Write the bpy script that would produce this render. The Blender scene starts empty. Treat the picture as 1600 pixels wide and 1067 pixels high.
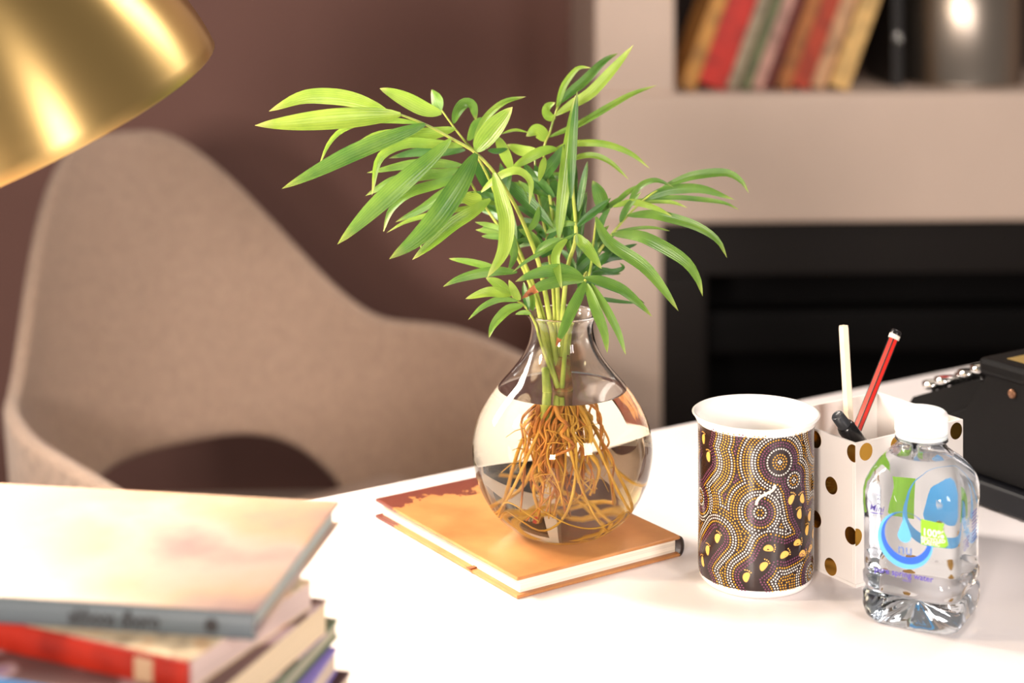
import bpy, bmesh, math, random
from mathutils import Vector, Matrix, noise
random.seed(7)
SC = bpy.context.scene
COL = SC.collection
R = math.radians

# ------------------------------------------------------------------ camera, world, lights, exposure
DZ = 0.73                      # desk top height
CAMH = DZ + 0.456
FPX = 2800.0                   # focal length in pixels of the 1600 px wide frame
cam_d = bpy.data.cameras.new('camera'); cam = bpy.data.objects.new('camera', cam_d); COL.objects.link(cam)
cam.location = (0, 0, CAMH); cam.rotation_euler = (R(90), 0, 0)
cam_d.sensor_width = 36.0; cam_d.lens = FPX / 1600 * 36.0
cam_d.shift_y = -(533.5 + 160) / 1600          # level camera with a shift lens: verticals stay vertical
cam_d.clip_start = 0.05; cam_d.clip_end = 50
cam_d.dof.use_dof = True; cam_d.dof.focus_distance = 1.20; cam_d.dof.aperture_fstop = 4.2
SC.camera = cam

world = bpy.data.worlds.new('world'); SC.world = world; world.use_nodes = True
world.node_tree.nodes['Background'].inputs[0].default_value = (1.0, 0.90, 0.82, 1)
world.node_tree.nodes['Background'].inputs[1].default_value = 0.20

def area(name, loc, target, sx, sy, power, col, spread=180):
    l = bpy.data.lights.new(name, 'AREA'); l.shape = 'RECTANGLE'; l.size = sx; l.size_y = sy
    l.energy = power; l.color = col
    o = bpy.data.objects.new(name, l); COL.objects.link(o); o.location = loc
    o.rotation_euler = (Vector(target) - Vector(loc)).to_track_quat('-Z', 'Y').to_euler()
    l.spread = R(spread)
    return o
area('strip_softbox_left', (-1.35, 1.90, 1.80), (0, 1.25, DZ + .1), 0.32, 1.2, 12, (1.0, 0.90, 0.80), 70)
area('ceiling_lamp_right', (0.85, 1.95, 2.25), (0.1, 1.25, DZ), 0.25, 0.8, 10, (1.0, 0.92, 0.86))
area('studio_softbox', (-0.55, -1.10, 1.30), (-0.3, 2.2, 0.75), 0.30, 0.30, 52, (1.0, 0.87, 0.78))
area('studio_softbox_side', (0.85, -0.05, 1.35), (0.4, 2.2, 0.8), 0.30, 0.40, 12, (1.0, 0.90, 0.84))

SC.view_settings.view_transform = 'Standard'
try: SC.view_settings.look = 'None'
except Exception: pass
SC.view_settings.gamma = 1.0; SC.view_settings.use_curve_mapping = False
SC.view_settings.exposure = 0.12
cy = SC.cycles
cy.max_bounces = 20; cy.transmission_bounces = 18; cy.transparent_max_bounces = 16; cy.diffuse_bounces = 4; cy.glossy_bounces = 6
cy.sample_clamp_indirect = 6.0; cy.use_denoising = True; cy.blur_glossy = 0.5
cy.caustics_reflective = True; cy.caustics_refractive = True

# ------------------------------------------------------------------ helpers
def P(x, y, d):                       # photo pixel + distance from the camera plane -> world point
    return Vector(((x - 800) / FPX * d, d, CAMH - d * (y + 160) / FPX))

def s2l(c):
    return tuple((v / 255 / 12.92) if v / 255 <= .04045 else ((v / 255 + .055) / 1.055) ** 2.4 for v in c)

class NT:
    def __init__(s, name):
        s.m = bpy.data.materials.new(name); s.m.use_nodes = True
        s.t = s.m.node_tree; s.p = s.t.nodes['Principled BSDF']
    def n(s, typ, **kw):
        nd = s.t.nodes.new(typ)
        for k, v in kw.items(): setattr(nd, k, v)
        return nd
    def l(s, a, b): s.t.links.new(a, b)

def mat(name, col, rough=.5, metal=0., spec=.5, noise_amt=0., noise_scale=20., bump=0., bump_scale=200., **extra):
    w = NT(name); p = w.p
    p.inputs['Base Color'].default_value = (*col, 1); p.inputs['Roughness'].default_value = rough
    p.inputs['Metallic'].default_value = metal; p.inputs['Specular IOR Level'].default_value = spec
    for k, v in extra.items(): p.inputs[k.replace('_', ' ')].default_value = v
    if noise_amt > 0 or bump > 0:
        tc = w.n('ShaderNodeTexCoord')
        if noise_amt > 0:
            nz = w.n('ShaderNodeTexNoise'); nz.inputs['Scale'].default_value = noise_scale; nz.inputs['Detail'].default_value = 5
            w.l(tc.outputs['Object'], nz.inputs['Vector'])
            mp = w.n('ShaderNodeMapRange'); mp.inputs[1].default_value = .3; mp.inputs[2].default_value = .7
            mp.inputs[3].default_value = 1 - noise_amt; mp.inputs[4].default_value = 1 + noise_amt
            w.l(nz.outputs[0], mp.inputs[0])
            hs = w.n('ShaderNodeHueSaturation'); hs.inputs['Color'].default_value = (*col, 1)
            w.l(mp.outputs[0], hs.inputs['Value']); w.l(hs.outputs[0], p.inputs['Base Color'])
        if bump > 0:
            nb = w.n('ShaderNodeTexNoise'); nb.inputs['Scale'].default_value = bump_scale; nb.inputs['Detail'].default_value = 4
            w.l(tc.outputs['Object'], nb.inputs['Vector'])
            b = w.n('ShaderNodeBump'); b.inputs['Strength'].default_value = bump; b.inputs['Distance'].default_value = .001
            w.l(nb.outputs[0], b.inputs['Height']); w.l(b.outputs[0], p.inputs['Normal'])
    return w.m

def mesh(name, verts, faces, mats, parent=None, smooth=False, fmat=None, uvs=None, loc=None):
    me = bpy.data.meshes.new(name); me.from_pydata([tuple(v) for v in verts], [], faces)
    if not isinstance(mats, (list, tuple)): mats = [mats]
    for m in mats: me.materials.append(m)
    if smooth: me.polygons.foreach_set('use_smooth', [True] * len(me.polygons))
    if fmat: me.polygons.foreach_set('material_index', fmat)
    if uvs:
        ul = me.uv_layers.new(name='UVMap')
        for lp in me.loops: ul.data[lp.index].uv = uvs[lp.vertex_index]
    me.update()
    o = bpy.data.objects.new(name, me); COL.objects.link(o)
    if parent: o.parent = parent
    if loc: o.location = loc
    return o

def from_bm(name, bm, m, parent=None, smooth=False):
    me = bpy.data.meshes.new(name); bmesh.ops.recalc_face_normals(bm, faces=bm.faces); bm.to_mesh(me); bm.free()
    for k in (m if isinstance(m, (list, tuple)) else [m]): me.materials.append(k)
    if smooth: me.polygons.foreach_set('use_smooth', [True] * len(me.polygons))
    o = bpy.data.objects.new(name, me); COL.objects.link(o)
    if parent: o.parent = parent
    return o

def box(name, lo, hi, m, parent=None, bev=0., seg=2):
    bm = bmesh.new(); bmesh.ops.create_cube(bm, size=1)
    for v in bm.verts:
        v.co = Vector([lo[i] + (v.co[i] + .5) * (hi[i] - lo[i]) for i in range(3)])
    if bev > 0: bmesh.ops.bevel(bm, geom=bm.edges[:], offset=bev, segments=seg, affect='EDGES', profile=.5)
    return from_bm(name, bm, m, parent)

def lathe_data(prof, seg=48, cap0=False, cap1=False):
    V, Fc = [], []
    for r, z in prof:
        for i in range(seg):
            a = 2 * math.pi * i / seg; V.append((r * math.cos(a), r * math.sin(a), z))
    for j in range(len(prof) - 1):
        for i in range(seg):
            a, b = j * seg + i, j * seg + (i + 1) % seg
            Fc.append((a, b, b + seg, a + seg))
    if cap0: Fc.append(tuple(range(seg))[::-1])
    if cap1: Fc.append(tuple(range((len(prof) - 1) * seg, len(prof) * seg)))
    return V, Fc
def lathe(name, prof, m, parent=None, seg=48, smooth=True, cap0=False, cap1=False, xf=None):
    V, Fc = lathe_data(prof, seg, cap0, cap1)
    if xf is not None: V = [xf @ Vector(v) for v in V]
    o = mesh(name, V, Fc, m, parent, smooth)
    return o

def catmull(pts, n):
    pts = [Vector(p) for p in pts]
    if len(pts) == 2: return [pts[0].lerp(pts[1], i / n) for i in range(n + 1)]
    q = [2 * pts[0] - pts[1]] + pts + [2 * pts[-1] - pts[-2]]
    L = [(pts[i + 1] - pts[i]).length for i in range(len(pts) - 1)]; tot = sum(L); out = []
    for k in range(n + 1):
        s = tot * k / n; i = 0
        while i < len(L) - 1 and s > L[i]: s -= L[i]; i += 1
        t = min(1, s / max(L[i], 1e-9)); a, b, c, d = q[i:i + 4]
        out.append(.5 * ((2 * b) + (c - a) * t + (2 * a - 5 * b + 4 * c - d) * t * t + (3 * b - a - 3 * c + d) * t ** 3))
    return out

def tube_data(pts, rad, seg=8, V=None, Fc=None):
    V = [] if V is None else V; Fc = [] if Fc is None else Fc
    n = len(pts); base = len(V); up = Vector((.3, .9, .2))
    for k, p in enumerate(pts):
        t = (pts[min(k + 1, n - 1)] - pts[max(k - 1, 0)]).normalized()
        a = t.cross(up)
        if a.length < 1e-4: a = t.cross(Vector((1, 0, 0)))
        a.normalize(); b = t.cross(a); r = rad[k] if isinstance(rad, (list, tuple)) else rad
        for i in range(seg):
            w = 2 * math.pi * i / seg; V.append(p + a * (r * math.cos(w)) + b * (r * math.sin(w)))
    for k in range(n - 1):
        for i in range(seg):
            x, y = base + k * seg + i, base + k * seg + (i + 1) % seg
            Fc.append((x, y, y + seg, x + seg))
    Fc.append(tuple(base + i for i in range(seg))[::-1]); Fc.append(tuple(base + (n - 1) * seg + i for i in range(seg)))
    return V, Fc
def tube(name, pts, rad, m, parent=None, seg=8, smooth=True):
    V, Fc = tube_data([Vector(p) for p in pts], rad, seg)
    return mesh(name, V, Fc, m, parent, smooth)

def thing(name, label, cat, loc=(0, 0, 0), rz=0., group=None):
    o = bpy.data.objects.new(name, None); COL.objects.link(o); o.location = loc; o.rotation_euler = (0, 0, rz)
    o.empty_display_size = .05
    return tag(o, label, cat, group)
def tag(o, label=None, cat=None, group=None, kind=None):
    if label: o['label'] = label
    if cat: o['category'] = cat
    if group: o['group'] = group
    if kind: o['kind'] = kind
    return o

def text(name, body, size, m, parent, xf, extr=0., shear=0., bold=0.):
    c = bpy.data.curves.new(name, 'FONT'); c.body = body; c.size = size; c.align_x = 'CENTER'; c.align_y = 'CENTER'
    c.resolution_u = 3; c.shear = shear; c.offset = bold
    t = bpy.data.objects.new(name + '_tmp', c); COL.objects.link(t)
    bpy.context.view_layer.update()
    me = bpy.data.meshes.new_from_object(t.evaluated_get(bpy.context.evaluated_depsgraph_get()))
    bpy.data.objects.remove(t); bpy.data.curves.remove(c)
    me.transform(xf); me.materials.clear(); me.materials.append(m); me.name = name
    o = bpy.data.objects.new(name, me); COL.objects.link(o); o.parent = parent
    return o

# ------------------------------------------------------------------ setting: room
M_wall = mat('wall_paint', s2l((144, 107, 98)), .75, spec=.25, bump=.15, bump_scale=300)
M_floor = mat('floor_carpet', s2l((84, 62, 55)), .9, noise_amt=.2, noise_scale=60, bump=.4, bump_scale=400)
M_paint = mat('mantel_paint', s2l((226, 204, 188)), .55, spec=.3, noise_amt=.02, noise_scale=8)
M_ceil = mat('ceiling_paint', s2l((225, 215, 205)), .8)
YAW = R(2.5)
fp = Matrix.Translation((.13, 2.8, 0)) @ Matrix.Rotation(YAW, 4, 'Z')
def fbox(name, lo, hi, m, parent=None, bev=0.):
    o = box(name, lo, hi, m, parent, bev)
    if parent is None: o.matrix_world = fp
    return o
w = fbox('wall_back', (-3.2, .50, 0), (2.6, .60, 2.6), M_wall); w['kind'] = 'structure'
bb = fbox('baseboard_back', (-3.2, .484, 0), (-.002, .4995, .10), M_paint, None, .003); bb['kind'] = 'structure'
fl = box('floor', (-3.2, -1.6, -.05), (2.9, 3.6, 0), M_floor); fl['kind'] = 'structure'

# fireplace with a book niche above the mantel
M_black = mat('black_cast_iron', s2l((25, 20, 18)), .5, spec=.3, bump=.2, bump_scale=120)
M_black2 = mat('black_firebox', s2l((13, 12, 13)), .6, spec=.2)
F = thing('fireplace', 'beige painted fireplace with black firebox and a book niche above', 'fireplace', (.13, 2.8, 0), YAW)
box('pier', (0, 0, 0), (.105, .4995, .676), M_paint, F, .004)
box('pier', (1.25, 0, 0), (1.45, .4995, .676), M_paint, F, .004)
box('mantel', (0, -.004, .676), (1.45, .4995, .878), M_paint, F, .005)
box('niche_side', (0, 0, .878), (.125, .4995, 1.5), M_paint, F, .004)
box('niche_side', (1.25, 0, .878), (1.45, .4995, 1.5), M_paint, F, .004)
box('niche_top', (0, -.001, 1.5), (1.45, .4995, 2.6), M_paint, F, .004)
M_niche = mat('niche_back_paint', s2l((60, 48, 44)), .8)
box('niche_back', (.125, .40, .878), (1.25, .4995, 1.5), M_niche, F)
fr = box('firebox_frame', (.105, .012, .590), (1.25, .05, .676), M_black, F, .004)
box('firebox_frame', (.105, .012, 0), (.178, .05, .590), M_black, F, .004)
box('firebox_frame', (1.17, .012, 0), (1.25, .05, .590), M_black, F, .004)
box('firebox_back', (.105, .40, 0), (1.25, .4995, .676), M_black2, F)
box('firebox_hood', (.178, .10, .44), (1.17, .16, .515), M_black2, F, .01)
for k in range(7): box('grate_bar', (.30 + k * .12, .14, .10), (.318 + k * .12, .16, .30), M_black, F, .003)

# ------------------------------------------------------------------ desk
E1 = Vector((math.cos(R(33)), math.sin(R(33)), 0)); E2 = Vector((-math.sin(R(33)), math.cos(R(33)), 0))
M_desk = mat('white_laminate', s2l((236, 229, 229)), .32, spec=.4, bump=.02, bump_scale=500)
M_leg = mat('desk_leg_steel', s2l((210, 205, 200)), .35, metal=.6)
desk = thing('desk', 'white laminate desk under the plant, mug and stacked books', 'desk', (-.1414, 1.3656, 0), R(33))
box('desk_top', (-.86, -.85, DZ - .028), (1.15, 0, DZ), M_desk, desk, .002)
for x in (-.80, 1.05):
    for y in (-.79, -.10): box('leg', (x, y, .0), (x + .045, y + .045, DZ - .028), M_leg, desk, .003)
box('apron', (-.755, -.085, DZ - .09), (1.05, -.07, DZ - .028), M_leg, desk)

# ------------------------------------------------------------------ armchair
def fabric(name, col):
    w = NT(name); p = w.p; p.inputs['Roughness'].default_value = .95; p.inputs['Specular IOR Level'].default_value = .1
    p.inputs['Sheen Weight'].default_value = .25
    tc = w.n('ShaderNodeTexCoord'); hs = []
    for ax, sc in (('Z', 1500), ('X', 1500)):
        mp = w.n('ShaderNodeMapping'); mp.inputs['Scale'].default_value = (1, 1, 1)
        wv = w.n('ShaderNodeTexWave', wave_type='BANDS', bands_direction=ax); wv.inputs['Scale'].default_value = sc / 6.28
        wv.inputs['Distortion'].default_value = 1.2; wv.inputs['Detail'].default_value = 2; wv.inputs['Detail Scale'].default_value = 3
        w.l(tc.outputs['Object'], wv.inputs['Vector']); hs.append(wv.outputs['Fac'])
    mx = w.n('ShaderNodeMath', operation='MULTIPLY'); w.l(hs[0], mx.inputs[0]); w.l(hs[1], mx.inputs[1])
    nz = w.n('ShaderNodeTexNoise'); nz.inputs['Scale'].default_value = 170; nz.inputs['Detail'].default_value = 4
    mpn = w.n('ShaderNodeMapping'); mpn.inputs['Scale'].default_value = (1, 1, .5); w.l(tc.outputs['Object'], mpn.inputs[0]); w.l(mpn.outputs[0], nz.inputs['Vector'])
    ad = w.n('ShaderNodeMath', operation='ADD'); w.l(mx.outputs[0], ad.inputs[0]); w.l(nz.outputs[0], ad.inputs[1])
    cr = w.n('ShaderNodeValToRGB'); cr.color_ramp.elements[0].position = .3; cr.color_ramp.elements[1].position = 1.1
    cr.color_ramp.elements[0].color = (*[c * .72 for c in col], 1); cr.color_ramp.elements[1].color = (*[min(1, c * 1.25) for c in col], 1)
    w.l(ad.outputs[0], cr.inputs[0]); w.l(cr.outputs[0], p.inputs['Base Color'])
    b = w.n('ShaderNodeBump'); b.inputs['Strength'].default_value = .6; b.inputs['Distance'].default_value = .001
    w.l(ad.outputs[0], b.inputs['Height']); w.l(b.outputs[0], p.inputs['Normal'])
    return w.m
M_fab = fabric('taupe_fabric', s2l((186, 160, 142)))
chair = thing('armchair', 'taupe upholstered shell armchair behind the desk against the brown wall', 'armchair', (-.265, 2.15, 0), R(42))
def shell_pt(phi, v):
    a = abs(phi)
    g = .5 * (1 + math.cos(math.pi * min(1, max(0, (a - 7) / 52))))
    top = .608 + .257 * g - .03 * max(0, (a - 75) / 45)
    bot = .345 + (.125 * max(0, 1 - (a / 44) ** 4) if a < 44 else 0)
    z = bot + (top - bot) * v
    x = .33 * math.sin(R(phi)); y = .25 * math.cos(R(phi))
    if a > 90: y = -.40 * math.sin(R(a - 90)); x = math.copysign(.33 - .02 * math.sin(R(a - 90)), phi)
    y += .40 * (z - .45) * max(0, math.cos(R(phi))) ** 1.2
    x *= 1 + .10 * (z - .66) * min(1, a / 40)
    return (x, y, z)
NP, NVv = 64, 18
V = []; Fc = []
for i in range(NP + 1):
    phi = -122 + 244 * i / NP
    for j in range(NVv + 1): V.append(shell_pt(phi, j / NVv))
for i in range(NP):
    for j in range(NVv):
        a = i * (NVv + 1) + j; Fc.append((a, a + 1, a + NVv + 2, a + NVv + 1))
sh = mesh('shell_back', V, Fc, M_fab, chair, True)
md = sh.modifiers.new('solid', 'SOLIDIFY'); md.thickness = .020; md.offset = 0
md = sh.modifiers.new('sub', 'SUBSURF'); md.levels = 1; md.render_levels = 2
bm = bmesh.new(); bmesh.ops.create_cube(bm, size=1)
for v in bm.verts: v.co = Vector((v.co.x * .56, v.co.y * .50 - .10, v.co.z * .10 + .365))
bmesh.ops.bevel(bm, geom=bm.edges[:], offset=.045, segments=5, affect='EDGES', profile=.5)
from_bm('seat_cushion', bm, M_fab, chair, True)
M_wood = mat('walnut', s2l((92, 60, 42)), .45, noise_amt=.25, noise_scale=30)
for sx in (-1, 1):
    for sy in (-.30, .10):
        tube('leg', [(sx * .22, sy, .34), (sx * .27, sy * 1.12, 0.0)], [.018, .011], M_wood, chair, 12)

# ------------------------------------------------------------------ brass desk lamp
def brushed_brass():
    w = NT('brushed_brass'); p = w.p
    p.inputs['Base Color'].default_value = (*s2l((228, 192, 124)), 1); p.inputs['Metallic'].default_value = 1
    p.inputs['Roughness'].default_value = .33; p.inputs['Anisotropic'].default_value = .85; p.inputs['Anisotropic Rotation'].default_value = .25
    tg = w.n('ShaderNodeTangent', direction_type='RADIAL', axis='Z'); w.l(tg.outputs[0], p.inputs['Tangent'])
    tc = w.n('ShaderNodeTexCoord'); mp = w.n('ShaderNodeMapping'); mp.inputs['Scale'].default_value = (10, 10, 2200)
    nz = w.n('ShaderNodeTexNoise'); nz.inputs['Scale'].default_value = 1.0; nz.inputs['Detail'].default_value = 3
    w.l(tc.outputs['Object'], mp.inputs[0]); w.l(mp.outputs[0], nz.inputs['Vector'])
    mr = w.n('ShaderNodeMapRange'); mr.inputs[3].default_value = .32; mr.inputs[4].default_value = .42
    w.l(nz.outputs[0], mr.inputs[0]); w.l(mr.outputs[0], p.inputs['Roughness'])
    b = w.n('ShaderNodeBump'); b.inputs['Strength'].default_value = .03; b.inputs['Distance'].default_value = .0003
    w.l(nz.outputs[0], b.inputs['Height']); w.l(b.outputs[0], p.inputs['Normal'])
    return w.m
M_brass = brushed_brass()
M_inner = mat('shade_lining', s2l((246, 238, 222)), .5)
LD = 1.15
lc = P(-12, 211, LD); LR = 370 / FPX * LD
lamp = thing('desk_lamp', 'brushed brass dome desk lamp leaning over the stacked books', 'lamp', (-.56, .94, DZ))
ax = Vector((-.35, -.17, .92)).normalized()
rot = Vector((0, 0, 1)).rotation_difference(ax).to_matrix().to_4x4()
XF = Matrix.Translation(lc - lamp.location) @ rot
prof_o = [(LR * math.cos(a) * (1 - .03 * math.sin(2 * a)), LR * .98 * math.sin(a)) for a in [R(90) * k / 28 for k in range(29)]]
prof_o = [(max(r, .012), z) for r, z in prof_o]
prof_i = [(max(r - .0025, .0115), z - .0025 * (k / 28)) for k, (r, z) in enumerate(prof_o)]
def shade_part(name, prof, m):
    V, Fc = lathe_data(prof, 96)
    o = mesh(name, V, Fc, m, lamp, True); o.matrix_local = XF
    return o
shade_part('shade', [(prof_o[0][0] - .001, -.001)] + prof_o, M_brass)
shade_part('shade_lining', (prof_i + [])[::-1] + [(prof_o[0][0] - .001, -.001)], M_inner)
sk = lathe('socket', [(.0, .105), (.021, .105), (.021, .16), (.012, .165), (.012, .178), (.0, .178)], M_brass, lamp, 32); sk.matrix_local = XF
M_bulb = NT('lit_bulb'); M_bulb.p.inputs['Emission Color'].default_value = (1, .82, .60, 1); M_bulb.p.inputs['Emission Strength'].default_value = 60
bz = [(.0, .045)] + [(.028 * math.sin(a), .073 - .028 * math.cos(a)) for a in [R(15) * k for k in range(1, 10)]] + [(.014, .098), (.013, .106)]
bl = lathe('bulb', bz, M_bulb.m, lamp, 32); bl.matrix_local = XF
ltd = bpy.data.lights.new('bulb_light', 'POINT'); ltd.energy = 6; ltd.color = (1, .84, .64); ltd.shadow_soft_size = .03
lto = bpy.data.objects.new('bulb_light', ltd); COL.objects.link(lto); lto.location = lc + ax * .03
apex = XF @ Vector((0, 0, LR * .98 + .012)); elbow = Vector((-.02, .0, .56))
tube('arm', catmull([apex - (ax * .03), apex + ax * .03, Vector((-.05 + .10, .05, .57)), elbow, Vector((0, 0, .50))], 24), .008, M_brass, lamp, 16)
tube('pole', [(0, 0, .018), (0, 0, .51)], .008, M_brass, lamp, 16)
lathe('base', [(0, 0), (.085, 0), (.087, .004), (.085, .016), (.03, .020), (.010, .026), (0, .026)], M_brass, lamp, 64)

# ------------------------------------------------------------------ stacked books at the front left
M_page = {}
def pages(col):
    if col not in M_page:
        w = NT('book_pages'); p = w.p; p.inputs['Roughness'].default_value = .85
        tc = w.n('ShaderNodeTexCoord'); wv = w.n('ShaderNodeTexNoise'); mp = w.n('ShaderNodeMapping'); mp.inputs['Scale'].default_value = (4, 4, 1800)
        w.l(tc.outputs['Object'], mp.inputs[0]); w.l(mp.outputs[0], wv.inputs['Vector']); wv.inputs['Scale'].default_value = 1
        cr = w.n('ShaderNodeValToRGB'); c = s2l(col)
        cr.color_ramp.elements[0].color = (*[v * .72 for v in c], 1); cr.color_ramp.elements[1].color = (*c, 1)
        cr.color_ramp.elements[0].position = .3; cr.color_ramp.elements[1].position = .6
        w.l(wv.outputs[0], cr.inputs[0]); w.l(cr.outputs[0], p.inputs['Base Color']); M_page[col] = w.m
    return M_page[col]
def mottled(name, cols, scale, rough=.4, seed=0., detail=3, pos=None):
    w = NT(name); p = w.p; p.inputs['Roughness'].default_value = rough
    tc = w.n('ShaderNodeTexCoord'); nz = w.n('ShaderNodeTexNoise', noise_dimensions='4D'); nz.inputs['W'].default_value = seed
    nz.inputs['Scale'].default_value = scale; nz.inputs['Detail'].default_value = detail; w.l(tc.outputs['Object'], nz.inputs['Vector'])
    cr = w.n('ShaderNodeValToRGB'); el = cr.color_ramp.elements
    while len(el) < len(cols): el.new(.5)
    for i, c in enumerate(cols):
        el[i].position = pos[i] if pos else .3 + .4 * i / (len(cols) - 1); el[i].color = (*s2l(c), 1)
    w.l(nz.outputs[0], cr.inputs[0]); w.l(cr.outputs[0], p.inputs['Base Color'])
    return w.m
def hardcover(name, label, corner, rz, w, d, t, cover, spine, pg, group=None, ct=.002, over=.003, spine_front=True, cat='book'):
    # local origin: back right top corner; x to the left is negative, y to the front negative, spine along the front
    o = thing(name, label, cat, (corner[0], corner[1], corner[2] - t), rz, group)
    box('front_cover', (-w, -d, t - ct), (0, 0, t), cover, o, ct * .4)
    box('back_cover', (-w, -d, 0), (0, 0, ct), cover, o, ct * .4)
    box('page_block', (-w + over, -d + ct * .8, ct * .9), (-over, -over, t - ct * .9), pages(pg), o)
    # spine, slightly rounded
    n = 8; V = []; Fc = []
    for k in range(n + 1):
        a = -math.pi / 2 + math.pi * k / n; V += [(-w, -d - .0025 * math.cos(a), t / 2 + t / 2 * math.sin(a)), (0, -d - .0025 * math.cos(a), t / 2 + t / 2 * math.sin(a))]
    for k in range(n): Fc.append((2 * k, 2 * k + 1, 2 * k + 3, 2 * k + 2))
    b = len(V); V += [(v[0], -d + ct, v[2]) for v in V]
    for k in range(n): Fc.append((b + 2 * k + 2, b + 2 * k + 3, b + 2 * k + 1, b + 2 * k))
    for s in (0, 1): Fc.append(tuple(s + 2 * k for k in range(n + 1)) + tuple(b + s + 2 * k for k in range(n, -1, -1)))
    sp = mesh('spine', V, Fc, spine, o)
    return o
GB = 'books stacked on the desk'
def cm(name, c, r=.45): return mat(name, s2l(c), r, noise_amt=.06, noise_scale=25)
M_art = mottled('painted_cover', [(120, 94, 104), (182, 152, 148), (208, 176, 152), (212, 190, 182), (160, 130, 138)], 9, .35, 3.0, 4, [.3, .42, .5, .6, .72])
M_dark = mat('black_print', s2l((28, 26, 28)), .5)
b1 = hardcover('hardcover_book', 'large book with pale painted cover and grey spine, topmost of the stack', (-.0948, .983, DZ + .125), R(-9), .245, .155, .0130, M_art, cm('grey_spine', (84, 93, 98)), (190, 200, 196), GB)
TX = Matrix.Translation((-.0675, -.1578, .0066)) @ Matrix.Rotation(R(90), 4, 'X')
text('spine_lettering', 'althoos dhoro', .0108, M_dark, b1, TX @ Matrix.Diagonal((.72, 1, 1, 1)), bold=.0003)
V, Fc = lathe_data([(0, 0), (.0034, 0)], 16); mesh('spine_emblem', [(v[0] - .020, -.1578, v[1] + .0066) for v in V], Fc, M_dark, b1)
b2 = hardcover('paperback_book', 'small paperback with red spine, directly under the topmost stacked book', (-.1006, .903, DZ + .1124), R(-25), .178, .106, .0145, mottled('patterned_cover', [(120, 96, 70), (226, 205, 170), (204, 150, 96)], 60, .5, 1.), mottled('red_spine', [(120, 20, 8), (178, 40, 18)], 40, .45, 2.), (222, 198, 190), GB, .001, .0005)
box('spine_patch', (-.028, -.1092, .002), (-.018, -.1083, .0125), cm('spine_patch', (170, 140, 110)), b2)
b3 = hardcover('paperback_book', 'thick cream-paged book with blue spine and brown-patched cover, third in the stack', (-.0942, .9154, DZ + .0978), R(-20), .185, .135, .0185, mottled('brown_patch_cover', [(104, 78, 74), (110, 82, 78), (196, 170, 168), (128, 104, 150)], 30, .5, 5., 1, [.40, .48, .52, .62]), cm('blue_spine', (66, 120, 170)), (232, 210, 176), GB, .0012, .0008)
b4 = hardcover('paperback_book', 'thin green-covered book in the middle of the stack', (-.0910, .938, DZ + .0792), R(-15), .20, .160, .011, cm('green_cover', (98, 112, 88)), cm('dark_green_spine', (44, 62, 54)), (190, 186, 160), GB, .0028, .001)
b5 = hardcover('paperback_book', 'purple-covered book just under the thin green one in the stack', (-.0905, .928, DZ + .0681), R(-11), .20, .150, .014, cm('purple_cover', (132, 116, 190)), cm('purple_spine', (98, 82, 150)), (228, 208, 190), GB, .0022, .001)
b6 = hardcover('paperback_book', 'dark maroon-covered book low in the stack', (-.0840, .932, DZ + .0540), R(-14), .20, .160, .017, cm('maroon_cover', (66, 40, 44)), cm('maroon_spine', (60, 34, 38)), (224, 204, 184), GB, .002, .001)
b7 = hardcover('hardcover_book', 'bottom-most large grey book carrying the stack on the desk', (-.080, .940, DZ + .0369), R(-9), .23, .170, .0365, cm('slate_cover', (92, 96, 104)), cm('slate_spine', (80, 84, 92)), (226, 214, 196), GB, .003, .003)

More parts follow.
